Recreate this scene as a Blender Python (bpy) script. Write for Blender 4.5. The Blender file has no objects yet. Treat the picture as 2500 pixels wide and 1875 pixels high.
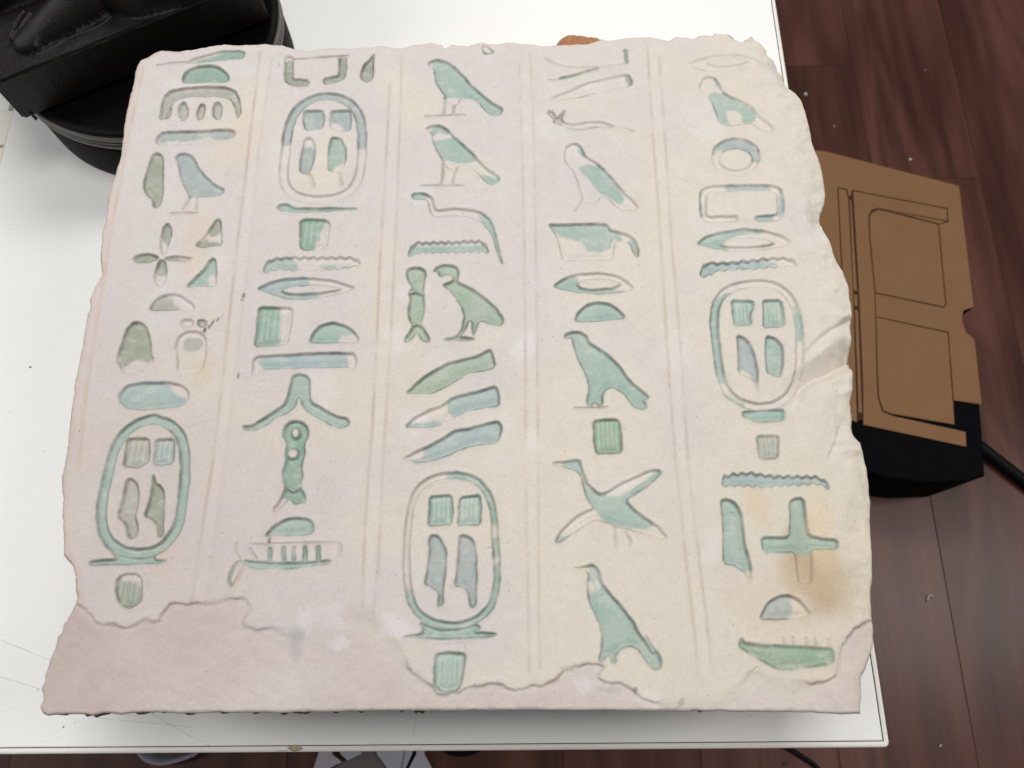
import bpy, bmesh, math, random
import numpy as np
from mathutils import Vector, Matrix
from mathutils.geometry import tessellate_polygon
random.seed(4); RS = np.random.RandomState(7)
S = bpy.context.scene
COL = S.collection
# ------------------------------------------------------------------ camera, world, lamps, exposure
HT = 0.110                      # height of the slab's carved face above the table top (metres)
UNIT = 0.8472e-3                # the slab is drawn in units of 0.8472 mm
cam = bpy.data.cameras.new('camera'); camo = bpy.data.objects.new('camera', cam); COL.objects.link(camo)
camo.location = (0, 0, 0.498); camo.rotation_euler = (math.radians(19.2), 0, 0)
cam.sensor_width = 36; cam.lens = 36 * 1878 / 2500; cam.clip_start = 0.02; cam.clip_end = 50
cam.dof.use_dof = True; cam.dof.focus_distance = 0.44; cam.dof.aperture_fstop = 15
S.camera = camo
W = bpy.data.worlds.new('World'); S.world = W; W.use_nodes = True
W.node_tree.nodes['Background'].inputs[0].default_value = (0.96, 0.98, 1.0, 1)
W.node_tree.nodes['Background'].inputs[1].default_value = 0.08
S.view_settings.view_transform = 'Standard'; S.view_settings.look = 'None'
S.view_settings.exposure = 0.34; S.view_settings.gamma = 1.0
S.cycles.use_denoising = True
S.cycles.max_bounces = 6
def area(name, loc, target, sx, sy, power, col):
    l = bpy.data.lights.new(name, 'AREA'); l.shape = 'RECTANGLE'; l.size = sx; l.size_y = sy; l.energy = power; l.color = col
    o = bpy.data.objects.new(name, l); COL.objects.link(o); o.location = loc
    o.rotation_euler = (Vector(target) - Vector(loc)).to_track_quat('-Z', 'Y').to_euler()
    return o
# fluorescent ceiling panels of the room: beyond the table, overhead, to the right and to the left
area('ceiling_panel_lamp', (0.05, 1.60, 1.75), (0.0, 0.3, 0), 1.2, 0.6, 16, (1.0, 0.985, 0.96))
area('ceiling_panel_lamp', (0.05, 0.26, 1.25), (0.05, 0.26, 0), 0.40, 0.40, 3.8, (1.0, 0.98, 0.96))
area('ceiling_panel_lamp', (1.75, 0.22, 1.55), (0.0, 0.15, 0), 0.6, 1.2, 13, (1.0, 0.945, 0.905))
area('ceiling_panel_lamp', (-1.75, 0.25, 1.55), (0.0, 0.15, 0), 0.6, 1.2, 14, (1.0, 0.985, 0.97))

# ------------------------------------------------------------------ helpers
def lin(r, g, b):
    f = lambda c: (c / 255 / 12.92) if c / 255 <= 0.04045 else ((c / 255 + 0.055) / 1.055) ** 2.4
    return (f(r), f(g), f(b))
def tag(o, label=None, cat=None, group=None, kind=None):
    if label: o['label'] = label
    if cat: o['category'] = cat
    if group: o['group'] = group
    if kind: o['kind'] = kind
    return o
def empty(name, loc=(0, 0, 0), rz=0):
    o = bpy.data.objects.new(name, None); COL.objects.link(o); o.location = loc; o.rotation_euler = (0, 0, rz)
    o.empty_display_size = 0.02
    return o
def link(name, me, mat, parent=None):
    o = bpy.data.objects.new(name, me); COL.objects.link(o)
    if mat and not me.materials: me.materials.append(mat)
    if parent:
        o.parent = parent
    return o
def mesh(name, V, Fs, mat, parent=None, smooth=False):
    me = bpy.data.meshes.new(name); me.from_pydata([tuple(v) for v in V], [], [tuple(f) for f in Fs]); me.update()
    bm = bmesh.new(); bm.from_mesh(me); bmesh.ops.recalc_face_normals(bm, faces=bm.faces); bm.to_mesh(me); bm.free()
    if smooth:
        for p in me.polygons: p.use_smooth = True
    return link(name, me, mat, parent)
def bmobj(name, bm, mat, parent=None, smooth=False):
    me = bpy.data.meshes.new(name); bmesh.ops.recalc_face_normals(bm, faces=bm.faces); bm.to_mesh(me); bm.free()
    if smooth:
        for p in me.polygons: p.use_smooth = True
    return link(name, me, mat, parent)
def prism(poly, z0, z1, bevel=0.0):
    """extruded polygon (any simple outline) with its top edge eased"""
    n = len(poly); tri = tessellate_polygon([[Vector((x, y, 0)) for x, y in poly]])
    V = [(x, y, z0) for x, y in poly]; Fs = [tuple(reversed(t)) for t in tri]
    zt = z1 - bevel
    V += [(x, y, zt) for x, y in poly]
    for i in range(n): j = (i + 1) % n; Fs.append((i, j, n + j, n + i))
    top = n
    if bevel > 0:
        ins = inset(poly, bevel); V += [(x, y, z1) for x, y in ins]; top = 2 * n
        for i in range(n): j = (i + 1) % n; Fs.append((n + i, n + j, 2 * n + j, 2 * n + i))
    Fs += [tuple(top + k for k in t) for t in tri]
    return V, Fs
def inset(poly, d):
    A = sum(poly[i][0] * poly[(i + 1) % len(poly)][1] - poly[(i + 1) % len(poly)][0] * poly[i][1] for i in range(len(poly)))
    sg = 1 if A > 0 else -1
    out = []
    n = len(poly)
    for i in range(n):
        p0, p1, p2 = (Vector(poly[i - 1]), Vector(poly[i]), Vector(poly[(i + 1) % n]))
        a = (p1 - p0).normalized(); b = (p2 - p1).normalized()
        na = Vector((-a.y, a.x)) * sg; nb = Vector((-b.y, b.x)) * sg
        m = na + nb
        if m.length < 1e-6: m = na
        m.normalize(); k = max(0.35, m.dot(na))
        q = p1 + m * (d / k); out.append((q.x, q.y))
    return out
def smooth_poly(P, it=1, closed=True):
    P = [tuple(p) for p in P]
    for _ in range(it):
        Q = []; n = len(P)
        rng = range(n if closed else n - 1)
        if not closed: Q.append(P[0])
        for i in rng:
            a, b = P[i], P[(i + 1) % n]
            Q.append(tuple(a[k] * .75 + b[k] * .25 for k in range(len(a)))); Q.append(tuple(a[k] * .25 + b[k] * .75 for k in range(len(a))))
        if not closed: Q.append(P[-1])
        P = Q
    return P
def tube(pts, r, seg=10, squash=1.0):
    P = [Vector(p) for p in pts]; V = []; Fs = []
    for i, p in enumerate(P):
        t = (P[min(i + 1, len(P) - 1)] - P[max(i - 1, 0)]).normalized()
        s = t.cross(Vector((0, 0, 1)));  s.normalize(); u = s.cross(t)
        for k in range(seg):
            a = 2 * math.pi * k / seg; V.append(p + s * (r * math.cos(a)) + u * (r * squash * math.sin(a)))
    for i in range(len(P) - 1):
        for k in range(seg):
            Fs.append((i * seg + k, i * seg + (k + 1) % seg, (i + 1) * seg + (k + 1) % seg, (i + 1) * seg + k))
    Fs.append(tuple(range(seg))); Fs.append(tuple((len(P) - 1) * seg + k for k in range(seg)))
    return V, Fs
def box(bm, x0, x1, y0, y1, z0, z1):
    v = [bm.verts.new(c) for c in ((x0, y0, z0), (x1, y0, z0), (x1, y1, z0), (x0, y1, z0), (x0, y0, z1), (x1, y0, z1), (x1, y1, z1), (x0, y1, z1))]
    for f in ((3, 2, 1, 0), (4, 5, 6, 7), (0, 1, 5, 4), (1, 2, 6, 5), (2, 3, 7, 6), (3, 0, 4, 7)): bm.faces.new([v[i] for i in f])
def lathe(prof, seg=96, cap=True):
    V = []; Fs = []; n = len(prof)
    for r, z in prof:
        for k in range(seg):
            a = 2 * math.pi * k / seg; V.append((r * math.cos(a), r * math.sin(a), z))
    for i in range(n - 1):
        for k in range(seg): Fs.append((i * seg + k, i * seg + (k + 1) % seg, (i + 1) * seg + (k + 1) % seg, (i + 1) * seg + k))
    if cap:
        Fs.append(tuple(range(seg))); Fs.append(tuple((n - 1) * seg + k for k in range(seg)))
    return V, Fs

# ------------------------------------------------------------------ materials
def mat(name, col=(.8, .8, .8), rough=.5, spec=.5):
    m = bpy.data.materials.new(name); m.use_nodes = True; b = m.node_tree.nodes['Principled BSDF']
    b.inputs['Base Color'].default_value = (*col, 1); b.inputs['Roughness'].default_value = rough
    b.inputs['Specular IOR Level'].default_value = spec
    return m
def N(m, t, **kw):
    n = m.node_tree.nodes.new(t)
    for k, v in kw.items():
        if k in ('op',): n.operation = v
        elif k == 'blend': n.blend_type = v
        elif k == 'dt': n.data_type = v
        else: n.inputs[k].default_value = v
    return n
def L(m, a, b): m.node_tree.links.new(a, b)
def bsdf(m): return m.node_tree.nodes['Principled BSDF']
def add_bump(m, layers, dist=0.001):
    """layers: (noise scale, strength, detail)"""
    tc = N(m, 'ShaderNodeTexCoord'); prev = None
    for sc, stg, det in layers:
        nz = N(m, 'ShaderNodeTexNoise'); nz.inputs['Scale'].default_value = sc; nz.inputs['Detail'].default_value = det
        L(m, tc.outputs['Object'], nz.inputs['Vector'])
        bp = N(m, 'ShaderNodeBump'); bp.inputs['Strength'].default_value = stg; bp.inputs['Distance'].default_value = dist
        L(m, nz.outputs['Fac'], bp.inputs['Height'])
        if prev: L(m, prev.outputs[0], bp.inputs['Normal'])
        prev = bp
    L(m, prev.outputs[0], bsdf(m).inputs['Normal'])
def vary(m, col, amt, scale, detail=4, col2=None):
    tc = N(m, 'ShaderNodeTexCoord'); nz = N(m, 'ShaderNodeTexNoise'); nz.inputs['Scale'].default_value = scale; nz.inputs['Detail'].default_value = detail
    L(m, tc.outputs['Object'], nz.inputs['Vector'])
    r = N(m, 'ShaderNodeValToRGB'); e = r.color_ramp.elements
    e[0].position = .3; e[1].position = .7
    c2 = col2 or tuple(c * (1 + amt) for c in col)
    e[0].color = (*[c * (1 - amt) for c in col], 1); e[1].color = (*c2, 1)
    L(m, nz.outputs['Fac'], r.inputs[0]); L(m, r.outputs[0], bsdf(m).inputs['Base Color'])

M_white = mat('white_laminate', (.86, .86, .84), .40); vary(M_white, (.86, .86, .84), .012, 9); add_bump(M_white, [(430, .16, 2), (1200, .10, 2)])
M_trim = mat('white_edge_band', (.78, .76, .71), .38); vary(M_trim, (.78, .76, .71), .03, 30); add_bump(M_trim, [(200, .04, 2)])
M_cream = mat('cream_laminate', (.8, .76, .66), .5); vary(M_cream, (.82, .78, .68), .02, 14); add_bump(M_cream, [(600, .05, 2)])
M_gap = mat('dirty_gap', (.10, .09, .075), .8)
M_chip = mat('bare_chipboard', (.42, .34, .24), .85); vary(M_chip, (.42, .34, .24), .16, 700); add_bump(M_chip, [(1200, .5, 3)])
M_scr = mat('scratch', (.50, .48, .44), .7)
M_dust = mat('dust', (.06, .055, .05), .9)
M_black = mat('black_plastic_matt', (.002, .0018, .002), .6, .12); vary(M_black, (.002, .0018, .0021), .25, 300); add_bump(M_black, [(900, .25, 3)])
M_print = mat('black_printed_resin', (.0050, .0041, .0043), .42, .34); vary(M_print, (.0050, .0041, .0043), .35, 900, 3); add_bump(M_print, [(1100, .45, 3)])
M_band = mat('grey_rubber_band', (.11, .105, .095), .5, .4); vary(M_band, (.115, .11, .10), .12, 60)
M_kraft = mat('kraft_board', lin(150, 113, 80), .8, .2); vary(M_kraft, lin(150, 113, 80), .05, 22); add_bump(M_kraft, [(400, .08, 3)])
M_boxblack = mat('black_board', (.0015, .0015, .003), .75, .10); vary(M_boxblack, (.0015, .0015, .003), .3, 60); add_bump(M_boxblack, [(300, .1, 2)])
M_cable = mat('black_rubber', (.003, .003, .0035), .6, .2)
M_kerf = mat('scorched_board', lin(62, 38, 22), .85)
M_wood2 = mat('orange_wood', lin(172, 116, 70), .6)
M_paper = mat('white_paper', lin(186, 186, 194), .7); vary(M_paper, lin(186, 186, 196), .06, 25)
M_papergrey = mat('grey_card', lin(112, 106, 108), .75); vary(M_papergrey, lin(112, 106, 108), .06, 25)
M_tray = mat('pale_lavender_plastic', lin(168, 166, 186), .45)
M_crumb = mat('pale_crumb', (.62, .58, .57), .8)
M_leg = mat('grey_steel', (.35, .35, .36), .4); bsdf(M_leg).inputs['Metallic'].default_value = .8
def ribbed_wood():
    m = M_wood2; tc = N(m, 'ShaderNodeTexCoord'); mp = N(m, 'ShaderNodeMapping'); mp.inputs['Scale'].default_value = (900, 120, 300)
    L(m, tc.outputs['Object'], mp.inputs[0]); nz = N(m, 'ShaderNodeTexNoise'); nz.inputs['Scale'].default_value = 1; nz.inputs['Detail'].default_value = 4
    L(m, mp.outputs[0], nz.inputs['Vector']); r = N(m, 'ShaderNodeValToRGB'); e = r.color_ramp.elements
    e[0].position = .3; e[1].position = .75; e[0].color = (*lin(152, 100, 60), 1); e[1].color = (*lin(184, 132, 88), 1)
    L(m, nz.outputs['Fac'], r.inputs[0]); L(m, r.outputs[0], bsdf(m).inputs['Base Color'])
ribbed_wood()
def floor_mat():
    m = mat('dark_red_laminate', (.05, .025, .02), .34, .32); b = bsdf(m)
    tc = N(m, 'ShaderNodeTexCoord'); oi = N(m, 'ShaderNodeObjectInfo')
    off = N(m, 'ShaderNodeCombineXYZ'); mul = N(m, 'ShaderNodeMath', op='MULTIPLY'); mul.inputs[1].default_value = 37.0
    L(m, oi.outputs['Random'], mul.inputs[0])
    for k in range(3): L(m, mul.outputs[0], off.inputs[k])
    add = N(m, 'ShaderNodeVectorMath', op='ADD'); L(m, tc.outputs['Object'], add.inputs[0]); L(m, off.outputs[0], add.inputs[1])
    # cathedral figure: rings warped along the board
    mp = N(m, 'ShaderNodeMapping'); mp.inputs['Scale'].default_value = (6.5, 1.1, 1); L(m, add.outputs[0], mp.inputs[0])
    nz = N(m, 'ShaderNodeTexNoise'); nz.inputs['Scale'].default_value = 1.0; nz.inputs['Detail'].default_value = 2.0; nz.inputs['Distortion'].default_value = .5
    L(m, mp.outputs[0], nz.inputs['Vector'])
    k = N(m, 'ShaderNodeMath', op='MULTIPLY'); k.inputs[1].default_value = 34.0; L(m, nz.outputs['Fac'], k.inputs[0])
    sn = N(m, 'ShaderNodeMath', op='SINE'); L(m, k.outputs[0], sn.inputs[0])
    # fine pores stretched along the board
    mp2 = N(m, 'ShaderNodeMapping'); mp2.inputs['Scale'].default_value = (170, 5, 1); L(m, add.outputs[0], mp2.inputs[0])
    n2 = N(m, 'ShaderNodeTexNoise'); n2.inputs['Scale'].default_value = 1.0; n2.inputs['Detail'].default_value = 5.0; L(m, mp2.outputs[0], n2.inputs['Vector'])
    mp3 = N(m, 'ShaderNodeMapping'); mp3.inputs['Scale'].default_value = (14, 1.6, 1); L(m, add.outputs[0], mp3.inputs[0])
    n3 = N(m, 'ShaderNodeTexNoise'); n3.inputs['Scale'].default_value = 1.0; n3.inputs['Detail'].default_value = 3.0; L(m, mp3.outputs[0], n3.inputs['Vector'])
    a1 = N(m, 'ShaderNodeMath', op='MULTIPLY_ADD'); a1.inputs[1].default_value = .085; L(m, sn.outputs[0], a1.inputs[0]); L(m, n3.outputs['Fac'], a1.inputs[2])
    a2 = N(m, 'ShaderNodeMath', op='MULTIPLY_ADD'); a2.inputs[1].default_value = .28; L(m, n2.outputs['Fac'], a2.inputs[0]); L(m, a1.outputs[0], a2.inputs[2])
    rm = N(m, 'ShaderNodeMath', op='MULTIPLY_ADD'); rm.inputs[1].default_value = .10; L(m, oi.outputs['Random'], rm.inputs[0]); L(m, a2.outputs[0], rm.inputs[2])
    r = N(m, 'ShaderNodeValToRGB'); e = r.color_ramp.elements
    e[0].position = .36; e[0].color = (.044, .0160, .0120, 1); e[1].position = 1.0; e[1].color = (.185, .078, .058, 1)
    e.new(.68).color = (.108, .0420, .0310, 1)
    L(m, rm.outputs[0], r.inputs[0]); L(m, r.outputs[0], b.inputs['Base Color'])
    bp = N(m, 'ShaderNodeBump'); bp.inputs['Strength'].default_value = .12; bp.inputs['Distance'].default_value = .0008; L(m, n2.outputs['Fac'], bp.inputs['Height']); L(m, bp.outputs[0], b.inputs['Normal'])
    rr = N(m, 'ShaderNodeMapRange'); rr.inputs['To Min'].default_value = .27; rr.inputs['To Max'].default_value = .40; L(m, n3.outputs['Fac'], rr.inputs[0]); L(m, rr.outputs[0], b.inputs['Roughness'])
    return m
M_floor = floor_mat()
M_sub = mat('joint_dark', (.012, .007, .006), .8)
def stone_mat():
    m = mat('painted_limestone', (.7, .65, .62), .78, .28); b = bsdf(m)
    at = m.node_tree.nodes.new('ShaderNodeAttribute'); at.attribute_name = 'tint'
    tc = N(m, 'ShaderNodeTexCoord')
    n1 = N(m, 'ShaderNodeTexNoise'); n1.inputs['Scale'].default_value = 1100; n1.inputs['Detail'].default_value = 3; L(m, tc.outputs['Object'], n1.inputs['Vector'])
    mr = N(m, 'ShaderNodeMapRange'); mr.inputs['To Min'].default_value = .86; mr.inputs['To Max'].default_value = 1.14; L(m, n1.outputs['Fac'], mr.inputs[0])
    vm = N(m, 'ShaderNodeVectorMath', op='SCALE'); L(m, at.outputs['Color'], vm.inputs[0]); L(m, mr.outputs[0], vm.inputs['Scale'])
    L(m, vm.outputs[0], b.inputs['Base Color'])
    mp = N(m, 'ShaderNodeMapping'); mp.inputs['Scale'].default_value = (140, 1500, 400); L(m, tc.outputs['Object'], mp.inputs[0])
    n2 = N(m, 'ShaderNodeTexNoise'); n2.inputs['Scale'].default_value = 1; n2.inputs['Detail'].default_value = 2; L(m, mp.outputs[0], n2.inputs['Vector'])
    bp = N(m, 'ShaderNodeBump'); bp.inputs['Strength'].default_value = .10; bp.inputs['Distance'].default_value = .0005; L(m, n2.outputs['Fac'], bp.inputs['Height'])
    bp2 = N(m, 'ShaderNodeBump'); bp2.inputs['Strength'].default_value = .10; bp2.inputs['Distance'].default_value = .0005; L(m, n1.outputs['Fac'], bp2.inputs['Height']); L(m, bp.outputs[0], bp2.inputs['Normal'])
    L(m, bp2.outputs[0], b.inputs['Normal'])
    return m
M_stone = stone_mat()

# ------------------------------------------------------------------ the setting: floor of laminate planks
ZF = -0.72
floor = mesh('floor', [(-4, -3, ZF - .012), (4, -3, ZF - .012), (4, 5, ZF - .012), (-4, 5, ZF - .012)], [(0, 1, 2, 3)], M_sub)
tag(floor, kind='structure')
PW, PL = 0.198, 1.285
def plank_mesh(w, l):
    bm = bmesh.new(); box(bm, -w / 2 + .0002, w / 2 - .0002, .0002, l - .0002, -.009, 0)
    top = [e for e in bm.edges if all(v.co.z > -.001 for v in e.verts)]
    bmesh.ops.bevel(bm, geom=top, offset=.0007, segments=1, affect='EDGES')
    me = bpy.data.meshes.new('plank'); bmesh.ops.recalc_face_normals(bm, faces=bm.faces); bm.to_mesh(me); bm.free(); me.materials.append(M_floor); return me
PM = plank_mesh(PW, PL)
joints = {0: 1.085, 1: .828, -1: .35, 2: 1.30}
for c in range(-10, 9):
    xc = .667 - PW / 2 + c * PW
    j = joints.get(c, random.uniform(0, PL)); y = j - PL * math.ceil((j + 1.2) / PL)
    while y < 3.0:
        o = link('plank', PM, None, floor); o.location = (xc, y, ZF); y += PL

# ------------------------------------------------------------------ the white table
TX0, TX1, TY0, TY1 = -.3872, .2229, -.0533, .95
TURN = .0072                    # the table stands a little askew
def on_table(x, y): return (TX1 + (x - TX1) + TURN * (y - TY0), TY0 + (y - TY0) - TURN * (x - TX1))
table = empty('table', (TX1, TY0, ZF)); tag(table, 'white laminate table with a rounded edge band that carries the carved slab', 'table')
def child(o, par):
    o.parent = par; o.matrix_parent_inverse = Matrix.Translation(-Vector(par.location)); return o
BW = BR = .0034                 # width of the edge band
bm = bmesh.new(); box(bm, TX0 + .0002, TX1 - BR - .0005, TY0 + BW + .0005, TY1, -.024, 0)
bmesh.ops.bevel(bm, geom=[e for e in bm.edges if all(v.co.z > -.001 for v in e.verts)], offset=.0005, segments=2, affect='EDGES')
child(bmobj('tabletop', bm, M_white), table)
SC = .0034 / .0108
prof = [(0, -.0004), (.0003, 0), (.0060, -.0001), (.0082, -.0006), (.0095, -.0016), (.0103, -.0032), (.0107, -.0060), (.0108, -.012), (.0106, -.017), (.0098, -.020), (.0080, -.0225), (.0045, -.0238), (0, -.024)]
prof = [(r * SC, z * (SC if z > -.008 else 1)) for r, z in prof]
path = [(TX0 + .0002, TY0 + BW, 0, -1)]
for i in range(25): path.append((TX0 + (TX1 - BR - TX0) * (i + 1) / 26, TY0 + BW, 0, -1))
for i in range(9):
    a = -math.pi / 2 + (math.pi / 2) * i / 8; path.append((TX1 - BR, TY0 + BW, math.cos(a), math.sin(a)))
for i in range(30): path.append((TX1 - BR, TY0 + BW + (TY1 - TY0 - BW) * (i + 1) / 30, 1, 0))
V = []; Fs = []
for (x, y, nx, ny) in path:
    for r, z in prof: V.append((x + nx * r, y + ny * r, z))
n = len(prof)
for i in range(len(path) - 1):
    for k in range(n - 1): Fs.append((i * n + k, (i + 1) * n + k, (i + 1) * n + k + 1, i * n + k + 1))
tr = child(mesh('edge_band', V, Fs, M_trim, None, True), table)
# the groove between top and band shows dirt
child(mesh('groove', [(TX0, TY0 + BW - .0003, -.0012), (TX1 - BR + .0003, TY0 + BW - .0003, -.0012), (TX1 - BR + .0003, TY1, -.0012), (TX1 - BR - .001, TY1, -.0012), (TX1 - BR - .001, TY0 + BW + .001, -.0012), (TX0, TY0 + BW + .001, -.0012)], [(0, 1, 4, 5), (1, 2, 3, 4)], M_gap), table)
def band_z(y):
    r = (TY0 + BW) - y
    if r <= 0: return 0.0
    return float(np.interp(r, [p[0] for p in prof[1:8]], [p[1] for p in prof[1:8]]))
def flake(name, P, m, lift):
    P = smooth_poly([(x, max(y, TY0 + .0004)) for x, y in P], 1)
    cx = sum(p[0] for p in P) / len(P); cy = sum(p[1] for p in P) / len(P)
    V = [(cx, cy, band_z(cy) + lift)]
    for f in (.5, 1.0):
        for x, y in P:
            xx, yy = cx + (x - cx) * f, cy + (y - cy) * f; V.append((xx, yy, band_z(yy) + lift * (1 if f < 1 else .35)))
    n = len(P); Fs = [(0, 1 + i, 1 + (i + 1) % n) for i in range(n)] + [(1 + i, 1 + n + i, 1 + n + (i + 1) % n, 1 + (i + 1) % n) for i in range(n)]
    return child(mesh(name, V, Fs, m), table)
flake('chip', [on_table(*p) for p in [(-.1326, -.0532), (-.1314, -.0527), (-.1297, -.0523), (-.1277, -.0514), (-.1254, -.0523), (-.1228, -.0535), (-.1231, -.0542), (-.1259, -.0551), (-.1274, -.0556), (-.1281, -.0557), (-.1289, -.0552), (-.1302, -.0546), (-.1315, -.0540)]], M_chip, .0004)['label'] = 'beige patch where the table edge is chipped'
flake('scuff', [on_table(*p) for p in [(-.1392, -.0550), (-.1370, -.0547), (-.132, -.0544), (-.1311, -.0549), (-.134, -.0552), (-.137, -.0553)]], M_scr, .0002)
for P in ([(-.3146, .0072), (-.2948, 0), (-.2700, -.0090)], [(-.3099, -.0144), (-.295, -.0181), (-.275, -.024)], [(-.2509, -.0368), (-.2227, -.0393), (-.2079, -.0404), (-.19, -.0421)], [(-.2157, -.0345), (-.2016, -.0414), (-.1917, -.0467), (-.182, -.0502)], [(-.0566, -.0330), (-.0577, -.0396), (-.0583, -.0467)]):
    P = [on_table(*p) for p in P]
    V = []; Fs = []
    Q = smooth_poly(P, 2, False)
    for i, (x, y) in enumerate(Q):
        a, b = Q[max(i - 1, 0)], Q[min(i + 1, len(Q) - 1)]; d = Vector((b[0] - a[0], b[1] - a[1])).normalized()
        w = .00009 * (0.5 + random.random()); V += [(x - d.y * w, y + d.x * w, .0001), (x + d.y * w, y - d.x * w, .0001)]
    for i in range(len(Q) - 1): Fs.append((2 * i, 2 * i + 1, 2 * i + 3, 2 * i + 2))
    child(mesh('scratch', V, Fs, M_scr), table)
bm = bmesh.new()
sp = [(-.266, -.0385, .0006), (-.285, -.0181, .0003), (-.2598, -.0365, .0003), (-.1789, -.0490, .0003), (-.3667, .2986, .0004), (-.3582, .2111, .0004), (-.331, .1897, .0009), (-.3386, .1574, .0003), (-.3099, .13, .0003), (-.3417, .1402, .0003), (.1428, -.0354, .0003), (.1426, -.0405, .0003), (-.0759, -.0490, .0003)]
for _ in range(40): sp.append((random.uniform(-.37, .2), random.uniform(-.04, .6), random.uniform(.00012, .00025)))
for x, y, r in sp:
    m4 = Matrix.Translation((x, y, r * .4)) @ Matrix.Rotation(random.random() * 6, 4, 'Z') @ Matrix.Diagonal((1, random.uniform(.4, 1), .5, 1))
    bmesh.ops.create_icosphere(bm, subdivisions=1, radius=r, matrix=m4)
o = child(bmobj('dust_speck', bm, M_dust), table); o['kind'] = 'stuff'
for x in (TX0 + .05, TX1 - .05):
    for y in (TY0 + .08, TY1 - .06):
        bm = bmesh.new(); box(bm, x - .02, x + .02, y - .02, y + .02, ZF + .0005, -.0242)
        bmesh.ops.bevel(bm, geom=[e for e in bm.edges if abs(e.verts[0].co.z - e.verts[1].co.z) > .1], offset=.004, segments=2, affect='EDGES')
        child(bmobj('leg', bm, M_leg), table)
table.rotation_euler = (0, 0, TURN)
def desk(name, x0, x1, y0, y1, m, label):
    t = empty(name, ((x0 + x1) / 2, (y0 + y1) / 2, ZF)); tag(t, label, 'desk')
    bm = bmesh.new(); box(bm, x0, x1, y0, y1, -.025, -.0006); bmesh.ops.bevel(bm, geom=[e for e in bm.edges if all(v.co.z > -.01 for v in e.verts)], offset=.0004, segments=1, affect='EDGES')
    child(bmobj('desktop', bm, m), t)
    for x in (x0 + .05, x1 - .05):
        for y in (y0 + .05, y1 - .05):
            bm = bmesh.new(); box(bm, x - .018, x + .018, y - .018, y + .018, ZF + .0005, -.0252); child(bmobj('leg', bm, M_leg), t)
    return t
d = desk('side_desk', -1.05, -.3905, -.05, .4005, M_cream, 'cream desktop butted against the left side of the white table')
V, Fs = tube([(-.3915, .368, -.0002), (-.3930, .367, .0001), (-.3945, .366, 0)], .0009, 8); child(mesh('edge_nick', V, Fs, M_scr), d)
desk('corner_desk', -1.05, -.3945, .4007, 1.1, M_white, 'white desktop just visible behind the cream desktop, left of the black statue')
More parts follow.
